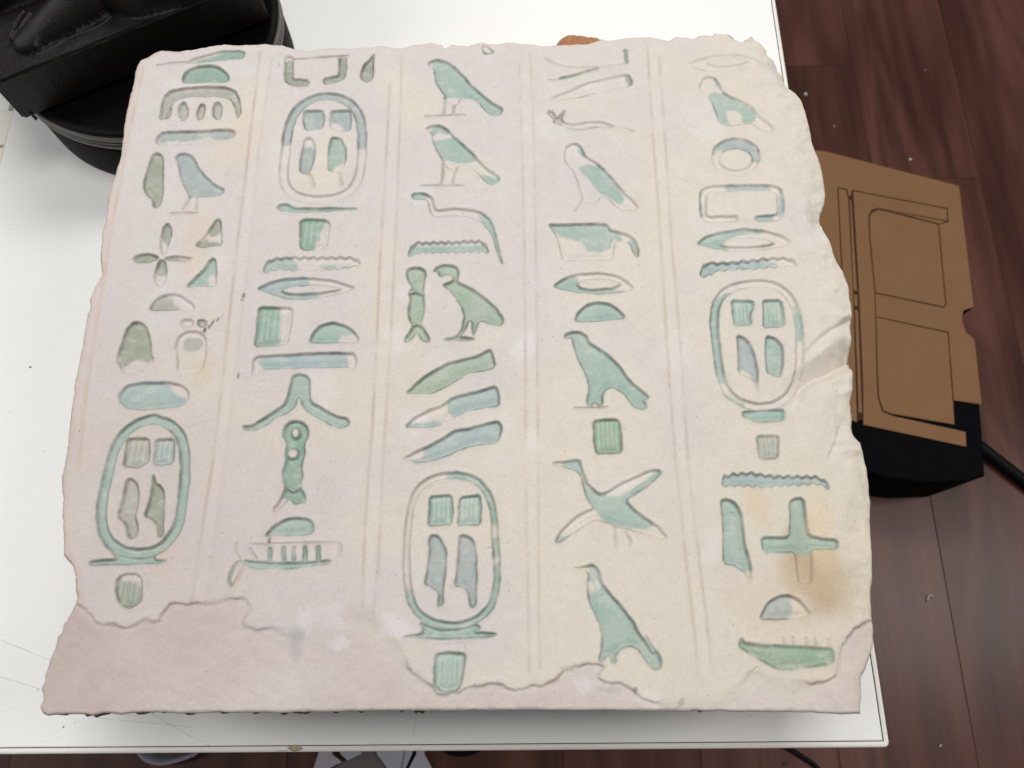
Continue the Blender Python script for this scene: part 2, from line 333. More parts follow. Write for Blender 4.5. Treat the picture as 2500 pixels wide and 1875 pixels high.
GLYPHS = [
('bar_glyph', 'smeared teal bar along the chipped top left edge', 'TG', 0, 0.7, 0, 1.0, [('p', '-238.3 413.7 -225.7 417.7 -217.3 421.2 -202 422.1 -197.1 419.1 -198.9 414.3 -209.7 413 -222.7 412 -232.4 410.3 -238.9 410.3', 0), ('s', '-261.5 408 -248.7 410.3 -235.7 410.9', 1.7)], [], [('p', '-232.4 410.3 -237.1 413 -221.2 417.1 -215.1 421.2 -202 422.1 -197.1 419.1 -198.9 414.3 -209.7 413 -222.7 412', 0)]),
('loaf_glyph', 'bright teal loaf sign at the top of the first column', 'TG', 0, 1.0, 0, 1.0, [('p', '-240.9 392.2 -241.3 397.5 -239.5 402.9 -234.1 406.9 -226.7 408.6 -219 408.2 -211.9 404.2 -207.5 398.8 -206.6 394.2 -209.4 392.7 -222.4 392.7 -233.1 391.9', 0)], [], None),
('arch_glyph', 'grey arch sign with four hanging teeth', 'GR', 0, 0.9, 0, 1.0, [('p', '-252.6 359.7 -253.3 371.2 -252.5 380.3 -248.4 385.6 -238 388.2 -222 389.5 -209 388.9 -201 385.6 -196.7 376.4 -194.3 364.8 -197 360.3 -199 368.6 -201.9 375.1 -205.6 379 -213.3 380.3 -222.9 379.7 -231.5 380.3 -239.9 379 -244.7 375.1 -247 368.6 -248 360.9', 0), ('p', '-232.7 367.1 -232.6 364.4 -232.9 362 -233.6 360.2 -234.6 359.3 -235.9 359.3 -237.2 360.2 -238.4 362 -239.4 364.4 -240 367.1 -240.1 369.8 -239.8 372.3 -239.1 374.1 -238.1 375 -236.8 375 -235.5 374.1 -234.3 372.3 -233.3 369.8', 0), ('p', '-221 365.6 -221.5 363.3 -222 361.2 -222.9 359.8 -223.9 359.3 -224.9 359.5 -225.8 360.7 -226.3 362.5 -226.7 364.8 -226.6 367.4 -226.1 369.7 -225.6 371.7 -224.7 373.2 -223.7 373.7 -222.7 373.4 -221.8 372.3 -221.2 370.5 -220.9 368.1', 0), ('p', '-208.3 367.7 -208.2 365 -208.5 362.7 -209.3 361.1 -210.3 360.2 -211.6 360.2 -212.9 361.1 -214.1 362.7 -215 365 -215.5 367.7 -215.7 370.5 -215.3 372.8 -214.6 374.5 -213.5 375.4 -212.2 375.4 -210.9 374.5 -209.8 372.8 -208.8 370.5', 0), ('p', '-245.2 364.8 -245.5 363 -246.1 361.6 -246.7 360.7 -247.4 360.3 -247.9 360.6 -248.4 361.5 -248.7 362.7 -248.7 364.4 -248.6 366.1 -248.2 367.9 -247.6 369.3 -247 370.2 -246.3 370.6 -245.8 370.3 -245.3 369.4 -245 368.1 -245 366.5', 0)], [], None),
('bar_glyph', 'pale grey rounded bar below the arch sign', 'B', 0, 1.0, 0, 1.0, [('p', '-252.2 339.5 -252.4 344.5 -249.9 348.9 -243.2 350.2 -217 350.8 -201.3 351.8 -196.8 350.2 -196.4 346.4 -199.2 343.2 -210.4 340.8 -226 339.5 -241.5 338.5 -248.9 338.5', 0)], [], [('p', '-250.3 340.8 -249.8 348.3 -237.9 349.5 -216.9 350.2 -199.1 351.3 -196.6 348.3 -199.3 344.5 -211.9 343.9 -216.3 345.8 -226.4 342.6 -239.1 343.2', 0)]),
('feather_glyph', 'olive feather sign beside the grey chick', 'O', 0, 1.0, 0, 1.0, [('p', '-252.9 330.8 -250 332.1 -246.1 330.2 -244 323.5 -242.7 311.4 -240.6 300.6 -240.7 291.2 -243.2 287.1 -245.8 287.6 -247.8 294.1 -252 298.2 -255 303 -255.6 311.4 -254.5 321', 0)], [], None),
('bird_glyph', 'small grey chick sign in the first column', 'B', 0, 1.0, 0, 1.0, [('p', '-236.9 327.8 -234.7 330.8 -231.2 332.1 -225.8 330.8 -222 325.9 -219.1 319.8 -214.2 313.8 -208.3 308.4 -202.7 304.2 -198.9 302.4 -199.9 298.2 -206.8 296.5 -212.9 295.9 -217 296.5 -222 295.3 -224.1 299.4 -227.5 305.4 -231.1 312.6 -232.9 318.6 -234.2 323.5', 0), ('s', '-221.5 295.9 -223.2 289.4 -225.3 286.2', 1.2), ('s', '-216.9 295.9 -216 285.3', 1.2), ('s', '-233.4 282.8 -223.3 283.2 -215.2 283.2', 1.0)], [], [('p', '-236.9 327.8 -234.7 330.8 -231.2 332.1 -225.8 330.8 -222 325.9 -219.1 319.8 -214.2 313.8 -208.3 308.4 -202.7 304.2 -198.9 302.4 -199.9 298.2 -206.8 296.5 -212.9 295.9 -217 296.5 -222 295.3 -224.1 299.4 -227.5 305.4 -231.1 312.6 -232.9 318.6 -234.2 323.5', 0)]),
('cross_glyph', 'four-petalled green cross sign', 'O', 0, 1.0, 0, 1.0, [('p', '-234.9 251.9 -236.9 257.5 -237.1 266.6 -236.1 273.5 -233.8 275.2 -231.4 272.3 -230 266.6 -230.5 259.8 -232 253.1 -232.6 250.3', 0), ('p', '-255.1 248 -250.6 251.4 -242.9 252.5 -237.6 250.3 -235.8 248.4 -241.8 245.3 -249.6 244.7', 0), ('p', '-233.3 248.4 -226.8 250.8 -219.7 250.3 -213.1 248.6 -216.2 246.4 -224.1 246.4 -230.1 246.8', 0), ('p', '-235.3 248 -231.6 246.9 -229.1 239.8 -228.9 232.1 -231.2 227.8 -234.7 228.3 -237.4 233.2 -237 239.8 -236.2 244.2', 0)], [], [('p', '-235.7 260.9 -237.1 266.6 -236.1 273.5 -233.8 275.2 -231.4 272.3 -230 266.6 -231.5 256.4', 0), ('p', '-255.1 248 -250.6 251.4 -242.9 252.5 -237.6 250.3 -235.8 248.4 -241.8 245.3 -249.6 244.7', 0), ('p', '-233.2 247.5 -226.6 249.7 -219.3 247.5 -216.2 246.4 -224.1 246.4', 0), ('p', '-236 246.4 -231.6 246.9 -229.1 239.8 -230.4 235.4 -235.3 235.4 -237 239.8', 0)]),
('triangle_glyph', 'worn upper triangle sign with its middle bare', 'O', 0, 0.8, 0, 1.0, [('p', '-212.9 258.7 -207.8 264.9 -204.6 271.2 -202.3 276.9 -199.6 279.8 -197.3 273.5 -195 258.7 -201.8 257.5 -209.6 256.2', 0)], [], [('p', '-205.6 267.2 -202.3 276.9 -198.4 278.1 -197.1 268.9 -202.8 264.9', 0), ('p', '-213 259.2 -205.6 263.8 -205.8 260.9 -196.2 260.7 -195.9 257.8 -209.6 256.2', 0)]),
('triangle_glyph', 'lower green triangle sign below the worn one', 'T', 0, 1.0, 0, 1.0, [('p', '-215.1 227.8 -210.5 233.2 -204.6 240.9 -202.4 246.9 -198.8 249.2 -196.4 242 -195 227.2 -205.8 227.8 -213.5 226.7', 0)], [], [('p', '-215.1 227.8 -210.5 233.2 -204.6 240.9 -202.4 246.9 -198.8 249.2 -196.4 242 -196 236.5 -201.8 234.3 -199.1 228.8 -195 227.2 -205.8 227.8 -213.5 226.7', 0)]),
('loaf_glyph', 'pale half-bare loaf sign above the olive sack', 'GR', 0, 0.85, 0, 1.0, [('p', '-236.8 210.1 -235.3 215.9 -231.2 220.7 -224.6 222.6 -217.6 221.3 -211.2 217 -206.7 212.7 -208.3 210.1 -222.9 210.6', 0)], [], [('p', '-235.9 210.6 -234.8 215.9 -230.6 220.2 -224.5 221.8 -221 218.1 -222 214.9 -216.4 212.7 -218 210.4', 0)]),
('sack_glyph', 'olive green sack sign with a flared foot', 'O', 0, 1.0, 0, 1.0, [('p', '-248.1 199.6 -245.7 202.2 -240.9 202.2 -236.5 199.1 -233.6 192.8 -231.4 184.6 -230.6 179.5 -228.3 176.5 -229.7 173.4 -232.4 172.9 -234.6 168.4 -241.8 166.9 -247.5 167.4 -249.1 171.4 -252.5 174.4 -251.6 180.5 -250.9 187.7 -249.4 195.9', 0)], [], [('p', '-248.1 199.6 -245.7 202.2 -240.9 202.2 -236.5 199.1 -233.6 192.8 -231.4 184.6 -230.6 179.5 -229.2 176.5 -233.5 173.9 -238.6 176 -243.1 175 -245.3 170.9 -249.3 172.4 -251.6 175 -251.6 180.5 -250.9 187.7 -249.4 195.9', 0)]),
('vase_glyph', 'faded beige vase sign with a broken neck', 'GR', 0, 0.75, 0, 1.0, [('p', '-212.3 167.4 -213.6 176.5 -216.4 185.6 -214.5 192.8 -210.2 195.9 -202.5 195.9 -197.2 191.8 -195.8 184.6 -195.7 176.5 -195.7 169.4 -200.6 167.4 -209.8 166.4', 0), ('p', '-215.2 204.1 -207 204.1 -206.3 198.9 -214 198.9', 0), ('p', '-204.4 204.1 -198.3 203.7 -198.1 198.5 -203.3 198.9', 0)], [], [('p', '-212.3 190.3 -205.9 192.3 -199 190.8 -198 186.7 -201.6 182.1 -207.1 180.5 -210.8 183.6', 0), ('p', '-204.1 203.8 -198.7 203.5 -198.3 198.9 -203.1 199.1', 0)]),
('oval_glyph', 'blue-grey oval sign above the first cartouche', 'BL', 0, 1.0, 0, 1.0, [('p', '-246.3 148.7 -247.2 151.6 -243.2 158.5 -235.2 160.5 -217.5 160.9 -207.8 159 -202.5 154 -202.2 148.7 -206.8 144.8 -217.7 143.3 -231.4 142.4 -240.7 143.3', 0)], [], [('p', '-246.3 148.7 -247.2 151.6 -243.2 158.5 -235.2 160.5 -219.3 160.9 -209.6 151.6 -202.7 148.7 -206.8 144.8 -217.7 143.3 -231.4 142.4 -240.7 143.3', 0)]),
('cartouche_glyph', 'grey-green cartouche low in the first column, above a faded box sign', 'T', 0, 1.0, 0, 1.0, [('s', '-222.6 136.5 -231.9 134.1 -239.1 127.9 -243.2 119.4 -244.4 108.3 -245.2 97.3 -245.6 86.5 -244.6 75.9 -241.6 66.3 -234.6 58.5 -226.2 55.1 -217.4 54.2 -208.1 55.9 -201.3 62.8 -197.3 71.5 -197.4 82.1 -197.3 93.7 -198.6 106.5 -200.5 116.6 -204.1 126 -211.5 133.1 -222.6 136.5', 5.9), ('p', '-247 50 -238.5 51.2 -230.7 51.2 -235.9 56.4 -225.9 53.2 -217.1 52.3 -207.9 54.6 -209.1 51.2 -201.2 50.4 -205.3 48.7 -227.6 48.1 -246 47.3', 0)], [], None),
('square_glyph', '', 'GR', 1, 1.0, 4, 1.0, [('p', '-237.1 124.1 -223.5 124.6 -221.2 115.7 -221.6 109.2 -226.4 105.5 -236.5 106.5 -236.8 113.8', 0)], [], None),
('square_glyph', '', 'B', 1, 1.0, 4, 1.0, [('p', '-219.7 123.7 -208 124.1 -206.3 115.7 -206.1 108.3 -213.1 106.9 -219 107.4 -219 115.7', 0)], [], None),
('feather_glyph', '', 'GR', 1, 1.0, 0, 1.0, [('p', '-233 99.1 -229.9 99.1 -226.3 96.4 -223.9 90.1 -223.3 83 -223.9 75.9 -221.3 70.6 -220.9 65.4 -223.9 62.4 -226.9 64.5 -229.5 72.4 -234.9 75.9 -234.2 82.1 -233.4 91', 0)], [], None),
('feather_glyph', '', 'O', 1, 1.0, 0, 1.0, [('p', '-217.4 102.3 -215.1 96.4 -211.3 94.6 -208.2 89.2 -207.4 80.3 -206.5 71.5 -206 65.4 -208.3 62.8 -210.3 70.6 -213.5 74.1 -219 75.9 -217.5 83 -217.1 91.9', 0)], [], None),
('box_glyph', 'faded ribbed green box above the broken lower edge', 'O', 0, 0.8, 5, 1.0, [('p', '-229.5 39 -226.7 42.8 -217.3 43.2 -214.2 39.9 -212.8 30.7 -213 26.6 -218.4 23.4 -224.6 25 -227.8 31.6', 0)], [], [('p', '-229.2 37 -223.4 38.2 -214.7 37.4 -212.8 30.7 -212.9 25.8 -218.3 22.6 -225.5 25 -227.8 31.6', 0), ('p', '-228.1 33.2 -228.8 39.9 -227 41.5 -225.4 34.9', 0)]),
('house_glyph', 'olive bracket-shaped house sign at the top of the second column', 'O', 0, 0.9, 0, 1.0, [('s', '-164.8 413.7 -164 402.9 -162.9 393.2 -151.1 392.4', 6.5), ('s', '-125.1 413.7 -124.3 402.9 -124.9 396.2 -135 394.2', 5.8), ('s', '-163.9 413.4 -150.8 413.9 -135.6 415.7 -121.4 416.7', 2.0)], [], [('s', '-164.4 409.6 -164 402.9 -162.8 392.7 -151.1 392.2', 7.0), ('s', '-125 412.3 -124.3 402.9 -124.9 396.2 -135 394.2', 6.1)]),
('stroke_glyph', 'short olive stroke beside the house sign', 'O', 0, 1.0, 0, 1.0, [('p', '-109.4 408.2 -103.8 415.7 -101.8 419.1 -101.8 409.6 -101.6 396.2 -104.6 392.2 -109 393.5 -111.2 397.5 -110.2 404.2', 0)], [], None),
('cartouche_glyph', 'half-faded blue-grey cartouche at the top of the second column', 'B', 0, 0.8, 0, 1.0, [('s', '-159.1 340.8 -159.6 329.6 -159.5 317.4 -158.1 306.6 -152 298.2 -140.4 294.1 -126.1 294.1 -114.2 298.2 -107.1 307.8 -105.4 321 -105.7 338.3 -107 353.3 -110.4 366.1 -117.5 375.1 -128.6 380.3 -140.4 380.3 -149.6 375.1 -155.3 367.4 -159 355.9 -159.6 340.8', 6.3)], [], [('s', '-159.7 341.4 -159.8 349.5 -158.6 357.1 -155.3 367.4 -149.6 375.1 -140.4 380.3 -128.6 380.3 -117.5 375.1 -110.4 366.1 -107 353.3 -105.7 338.9', 7.0)]),
('square_glyph', '', 'B', 1, 1.0, 0, 1.0, [('p', '-150 368 -136.2 368.6 -134 360.9 -134.9 352.1 -147.4 350.2 -149.7 358.4', 0)], [], None),
('square_glyph', '', 'B', 1, 1.0, 0, 1.0, [('p', '-130.3 368 -115.9 368.6 -114.6 357.1 -115.2 350.2 -122.1 350.2 -129.6 352.1 -130.8 360.9', 0)], [], [('p', '-130.3 368 -115.9 368.6 -114.6 357.1 -115.2 350.2 -121 350.8 -122.6 357.1 -130 357.8', 0)]),
('feather_glyph', '', 'B', 1, 0.8, 0, 1.0, [('p', '-146.9 344.5 -141.6 344.5 -138.3 335.8 -139 325.9 -140.3 317.4 -143.1 313.8 -148 316.2 -148.9 325.9 -147.7 335.8', 0), ('s', '-141.1 313.8 -138.6 309 -137 303', 1.8)], [], [('p', '-147.3 337.6 -141.1 338.3 -138.7 334.5 -139 325.9 -140.3 317.4 -143.1 313.8 -148 316.2 -148.9 325.9', 0)]),
('feather_glyph', '', 'T', 1, 0.8, 0, 1.0, [('p', '-128.5 345.1 -121.6 344.5 -116.8 335.8 -116.1 325.9 -117.7 318.6 -123.7 316.2 -128.4 317.4 -129.4 329.6 -129 338.3', 0), ('s', '-119.5 315 -119.1 310.2 -117.7 305.4', 1.8)], [], [('p', '-128.5 345.1 -122.7 344.5 -116.7 334.5 -117.2 325.9 -120 322.3 -124.1 321 -125.8 316.2 -128.4 317.4 -129.4 329.6 -129 338.3', 0)]),
('bar_glyph', 'thin teal wand with a rounded head, in the second column', 'T', 0, 0.8, 0, 1.0, [('p', '-161.1 287.6 -159.4 290.6 -153.3 290.6 -150 287.6 -136.7 287.1 -121.5 287.6 -105.2 286.7 -111.2 285.5 -126.4 284.7 -138.4 283.6 -151.6 283.9 -158.8 284.7', 0)], [], None),
('box_glyph', 'teal ribbed box with a bare right side', 'TG', 0, 1.0, 5, 1.0, [('p', '-144.4 276.9 -141 278.6 -125.9 278.1 -123.1 274.6 -123.9 266.6 -124.1 256.4 -131 255.3 -138.9 254.2 -142.6 256.4', 0)], [], [('p', '-144.4 276.9 -141 278.6 -126.4 278.1 -127.3 271.2 -130.1 268.9 -129.6 262.1 -132.5 260.9 -132 254.7 -138.9 254.2 -142.6 256.4', 0)]),
('water_glyph', 'worn toothed water sign with green only at its left end', 'T', 0, 0.8, -11, 1.0, [('p', '-166.5 238.7 -164.7 244.2 -162.1 248 -154.3 249.5 -138.5 249.7 -122.6 249.7 -105.8 249.7 -99.5 244.2 -108.1 240.9 -121.9 240 -137.6 240.3 -144.4 239.2 -157.3 239.8 -163 237.3', 0)], [], [('p', '-166.5 238.7 -164.7 244.2 -162.1 248 -148.4 249.5 -145.1 246.4 -143.4 244.2 -143 239.8 -157.3 239.8 -163 237.3', 0), ('p', '-116.6 242.3 -117 241.7 -117.9 241.3 -119.5 241 -121.4 240.7 -123.4 240.7 -125.4 241 -127 241.3 -128 241.7 -128.5 242.3 -128.1 242.8 -127.2 243.3 -125.6 243.6 -123.6 243.8 -121.7 243.8 -119.7 243.6 -118.1 243.3 -117.1 242.8', 0), ('p', '-103.3 242.2 -103.6 241.8 -104.4 241.6 -105.7 241.4 -107.3 241.3 -109.1 241.3 -110.6 241.4 -111.9 241.6 -112.8 241.8 -113.2 242.2 -112.9 242.5 -112 242.7 -110.7 243 -109.2 243.1 -107.4 243.1 -105.8 243 -104.5 242.7 -103.6 242.5', 0)]),
('mouth_glyph', 'half-bare pointed mouth sign in the second column', 'BL', 0, 0.85, 0, 1.0, [('p', '-168.5 225.6 -161.3 230.5 -149.8 233.7 -137.1 234.3 -122.3 233.2 -112.3 230.5 -102.8 226.7 -111.8 222.9 -126.1 219.7 -135.7 218.1 -148.4 218.6 -157.4 221.8', 0)], [('p', '-152.9 225.1 -144.4 227.8 -131.7 228.8 -120.9 228.3 -112 226.1 -124.5 223.4 -136.1 222.4 -147.8 222.9', 0)], [('p', '-168.5 225.6 -161.3 230.5 -149.8 233.7 -137.1 234.3 -132.9 231 -133.7 228.8 -144.3 227.5 -152.9 225.1 -147.7 222.4 -138 222.4 -134.3 224.5 -127.3 222.4 -126.1 219.7 -135.7 218.1 -148.4 218.6 -157.4 221.8', 0)]),
('box_glyph', 'large ribbed green box left of a loaf', 'TG', 0, 1.0, 6, 1.0, [('p', '-165.7 212.7 -144.9 212.7 -142.8 210.6 -143.4 186.7 -151.8 185.1 -165.5 185.1 -165.3 195.9', 0)], [], [('p', '-165.7 212.7 -153.1 212.7 -150.4 205.3 -149.4 185.6 -165.5 185.1 -165.3 195.9', 0)]),
('loaf_glyph', 'teal loaf sign right of the large ribbed box', 'T', 0, 1.0, 0, 1.0, [('p', '-130.6 187.7 -128.8 193.9 -124.5 199.6 -116 202.2 -107.2 199.6 -101.1 194.9 -97.9 189.7 -100.6 187.7 -118.7 187.2', 0)], [], [('p', '-130.6 187.7 -128.8 193.9 -124.5 199.6 -116 202.2 -107.2 199.6 -101.1 194.9 -105.8 192.8 -111.4 192.3 -111.1 188.2 -118.7 187.2', 0)]),
('bar_glyph', 'long blue-green bar across the second column', 'BL', 0, 1.0, 0, 1.0, [('p', '-165.4 175.5 -163.4 178.5 -137 180 -113.5 181 -100.2 180.5 -98.8 174.4 -99.8 168.9 -104.2 170.9 -122.1 170.4 -142.7 169.9 -156.8 169.4 -160.3 167.4 -165.4 162.9 -165.1 168.4', 0)], [], [('p', '-163.5 175 -160.5 177.5 -137 179.5 -113.4 180.5 -105.8 179.5 -104.2 170.9 -122.1 170.4 -142.7 169.9 -156.8 169.4 -159.9 172.4', 0)]),
('legs_glyph', 'green forked sign with two spreading arms', 'T', 0, 1.0, 0, 1.0, [('p', '-139.3 163.9 -136.7 166.4 -131.1 166.4 -128 163.4 -126.8 154.5 -125.7 147.7 -117 142.8 -108.3 138 -101.8 137.1 -100.2 133.2 -105 129.9 -109.7 131.3 -119.2 136.1 -127 140.9 -131 144.8 -133 150.6 -134.4 150.6 -134.7 144.3 -142.5 139 -151.1 133.2 -158.9 129 -165.3 129.4 -167.1 132.3 -161.1 132.3 -156 136.1 -147.4 141.9 -141.9 146.7 -140.3 154.5', 0)], [], None),
('rope_glyph', 'deep green twisted rope sign with a looped head', 'TG', 0, 1.0, 0, 1.0, [('p', '-134.1 135.7 -138.4 134.4 -141.2 130.6 -141.2 125.4 -137.9 119.8 -138.8 115.1 -137.4 110.5 -139.2 104.9 -139.1 99.5 -136.3 94 -138.4 87.7 -142.9 79.7 -141 78.8 -136.2 83.3 -132.9 86.4 -129 82.4 -126.5 84.6 -123.8 83.3 -123.3 87.7 -127.3 93.1 -126.5 99.5 -127.6 105.9 -127.5 110.5 -126.1 115.1 -127.4 119.8 -125.2 125.4 -126.2 131.1 -129.7 134.4', 0)], [('p', '-130.9 127.3 -131 126.2 -131.3 125.2 -131.9 124.6 -132.6 124.2 -133.5 124.2 -134.2 124.6 -134.9 125.2 -135.4 126.2 -135.7 127.3 -135.6 128.4 -135.3 129.4 -134.8 130 -134.1 130.4 -133.1 130.4 -132.4 130 -131.7 129.4 -131.2 128.4', 0), ('p', '-130.9 114.4 -131 113.3 -131.5 112.3 -132.3 111.6 -133.4 111.2 -134.4 111.2 -135.6 111.6 -136.5 112.3 -137.2 113.3 -137.5 114.4 -137.4 115.6 -136.9 116.6 -136.1 117.3 -135.1 117.7 -134 117.7 -132.8 117.3 -131.9 116.6 -131.2 115.6', 0), ('s', '-134.9 93.6 -131.5 90.9 -127.8 94', 0.9)], [('p', '-134.1 135.7 -138.4 134.4 -141.2 130.6 -141.2 125.4 -137.9 119.8 -138.8 115.1 -137.4 110.5 -139.2 104.9 -139.1 99.5 -136.3 94 -137.9 87.7 -135.5 85.9 -133 87.3 -129.1 83.3 -126.6 85 -124.1 86.8 -124.3 89.5 -127.3 93.1 -126.5 99.5 -127.6 105.9 -127.5 110.5 -126.1 115.1 -127.4 119.8 -125.2 125.4 -126.2 131.1 -129.7 134.4', 0)]),
('loaf_glyph', 'small teal loaf above the toothed boat sign', 'T', 0, 1.0, 0, 1.0, [('p', '-146.1 64.4 -141.9 70 -135.3 74.4 -128.4 75.7 -121.2 74.9 -117.5 71.8 -117.4 65.7 -123.9 64.8 -135.2 64.8', 0)], [], None),
('boat_glyph', 'teal boat sign with upright teeth and a loop on its left', 'T', 0, 0.75, 0, 1.0, [('p', '-157.2 50.7 -146.7 49.8 -129.4 49 -112.2 50.3 -105.3 50.7 -106.9 48.6 -116.2 46.9 -133.3 45.4 -146.2 45.2 -155 46.9', 0), ('s', '-153.9 59.5 -139.1 59.8 -120 60.5 -100.8 60.8 -100.5 56.2 -101.1 52', 0.9), ('s', '-141.9 57.1 -141.2 50.7', 2.2), ('s', '-134.1 57.9 -133.4 50.7', 1.9), ('s', '-128 57.9 -127.4 50.7', 1.9), ('s', '-121.5 57.9 -120.9 50.7', 2.2), ('s', '-113.7 57.9 -113.1 50.7', 2.2), ('s', '-153.6 57.1 -149.5 51.1', 1.4), ('s', '-162.3 36.1 -164.4 39 -162.6 45.7 -159.6 50 -157.3 48.3 -157.2 44.1 -159.5 38.2 -162.1 35.9', 1.7), ('s', '-158.8 50 -162.1 55.9 -161.7 60.2', 1.0)], [], [('p', '-157.2 50.7 -146.7 49.8 -129.4 49 -112.2 50.3 -105.3 50.7 -106.9 48.6 -116.2 46.9 -133.3 45.4 -146.2 45.2 -155 46.9', 0), ('s', '-141.9 57.5 -141.2 50.7', 2.6), ('s', '-142.2 56.7 -133.6 56.7', 1.7), ('s', '-134.1 57.9 -133.4 50.7', 1.9), ('s', '-128 57.1 -127.4 50.7', 1.9), ('s', '-121.5 57.9 -120.9 50.7', 2.2), ('s', '-121.4 56.7 -113.6 56.7', 2.1), ('s', '-113.7 57.9 -113.1 50.7', 2.2), ('s', '-162.3 36.1 -164.4 39 -162.6 45.7 -159.6 50', 1.2)]),
('fragment_glyph', 'small green scrap of a sign cut off by the top edge', 'O', 0, 0.7, 0, 1.0, [('p', '-22.9 426 -19.6 427.4 -16.2 423.9 -12.9 419.8 -20.5 417.1', 0)], [], [('p', '-21.7 421.9 -12.9 420.5 -20.5 417.1', 0)]),
('bird_glyph', 'uppermost teal falcon sign of the third column', 'T', 0, 1.0, 0, 1.0, [('p', '-63 408.9 -59.9 412.3 -54.4 413.7 -47.8 411.6 -41.1 405.5 -34.4 397.5 -27.8 388.2 -21.2 381.6 -14.7 375.1 -6.1 369.3 -8.2 363.5 -14.6 363.5 -18.9 367.4 -24.3 375.1 -29.7 378.4 -37.3 379 -38.2 373.8 -42.5 373.2 -47.9 376.4 -49.1 381.6 -52.5 386.9 -55.4 392.2 -57.2 398.8 -57.5 405.5', 0), ('s', '-48.5 379 -48.3 371.2 -49.2 364.1', 1.4), ('s', '-41.4 373.8 -42.3 364.1', 1.4), ('s', '-61.9 362.6 -48.6 363.5 -33.7 363.8', 1.1)], [], [('p', '-59.8 411.6 -54.4 413.7 -47.8 411.6 -41.1 405.5 -34.4 397.5 -27.8 388.2 -21.2 381.6 -14.7 375.1 -6.1 369.3 -8.2 363.5 -14.6 363.5 -18.9 367.4 -24.3 375.1 -29.7 378.4 -37.3 379.7 -48 379.7 -49.1 381.6 -52.5 386.9 -55.4 392.2 -57.2 398.8 -57.5 405.5', 0)]),
('bird_glyph', 'second falcon sign, its neck and tail rubbed bare', 'T', 0, 1.0, 0, 1.0, [('p', '-62.5 352.1 -57.9 355.2 -50.5 355.2 -45.1 350.8 -39.7 344.5 -32.2 337 -26.8 330.8 -21.5 323.5 -15.2 317.4 -8.5 312.6 -8.5 307.2 -15.1 305.4 -20.3 310.2 -26.6 318.6 -33.9 322.9 -39.1 319.8 -43.1 317.4 -47.4 322.3 -50.8 329.6 -54.6 337 -57 344.5 -57.7 349.5', 0), ('s', '-48.5 322.3 -48.2 313.8 -49 305.4', 1.3), ('s', '-38 319.8 -40 313.8 -41.3 305.4', 1.3), ('s', '-62.8 304.8 -49 305 -33.6 304.8', 1.0)], [], [('p', '-56.9 342 -52.2 342.6 -47 343.9 -42.9 347 -39.7 344.5 -32.2 337 -26.8 330.8 -25.7 324.7 -37.1 324.7 -49.6 327.1 -54.6 337', 0), ('p', '-58.9 354 -50.5 355.2 -44 349.5 -46 346.4 -49.2 348.9 -53.5 349.5 -57 345.8', 0), ('p', '-21.4 315 -15.2 313.8 -8.5 311.4 -8.5 307.2 -15.1 305.4 -20.3 310.2', 0)]),
('snake_glyph', 'green horned snake sign with a long hanging tail', 'T', 0, 0.9, 0, 1.0, [('p', '-70.2 297 -66.2 299.4 -59 298.8 -54.3 295.3 -53.6 289.4 -51.4 285.3 -40.3 287.1 -28.1 286.5 -21 284.1 -14.9 278.9 -11.3 269.2 -9.2 259 -7.7 250 -6.1 243.3 -10.7 254.5 -12.7 264.6 -17.8 272.6 -23.9 278.4 -32.1 280.7 -40.2 281.6 -50.2 280.1 -54.3 280.7 -57 285.3 -57.8 292.3 -60.9 294.1 -67 293.5', 0)], [], [('p', '-70.2 297 -66.2 299.4 -59 298.8 -56.9 295.9 -60.9 294.1 -67 293.5', 0), ('p', '-23 283.6 -14.9 278.9 -11.3 269.2 -9.2 259 -7.7 250 -6.1 243.3 -10.7 254.5 -12.7 264.6 -17.8 272.6 -21.9 278.4', 0)]),
('water_glyph', 'long teal water sign with a toothed upper edge', 'T', 0, 1.0, -11, 1.0, [('p', '-70.6 250.8 -68.4 256.4 -65.1 261.5 -59.6 260.9 -49.6 261.2 -34.7 261.7 -19.7 262.1 -15.6 255.3 -14.6 252.5 -23.6 253.1 -39.4 252.5 -54.3 252.5 -64.2 251.9 -66.1 249.7 -69.1 249.5', 0)], [], [('p', '-70.6 250.8 -68.4 256.4 -66 259.2 -59.5 258.9 -49.6 258.9 -34.6 259.2 -18.7 259.6 -15.6 255.3 -14.6 252.5 -23.6 253.1 -39.4 252.5 -54.3 252.5 -64.2 251.9 -66.1 249.7 -69.1 249.5', 0)]),
('rope_glyph', 'light green knotted rope sign left of the quail', 'LG', 0, 1.0, 0, 1.0, [('p', '-70.5 237.6 -69.2 240.9 -63.9 242.5 -58.3 240.3 -56.7 236.5 -58 229.9 -58.2 222.4 -56.9 213.8 -57.1 206.4 -59.3 201.2 -52.7 190.3 -53.5 187.7 -57.8 188.7 -61.4 194.9 -65.5 188.7 -67.8 187.2 -69.8 189.2 -64 199.1 -67.1 204.3 -67.9 211.7 -66.7 218.1 -68.4 223.4 -65.2 226.7 -68.8 231', 0)], [('s', '-67.4 223.2 -63.1 224.5 -57.6 221.7', 1.1), ('s', '-64.5 199.6 -61.2 201.7 -58.3 199.6', 1.0)], None),
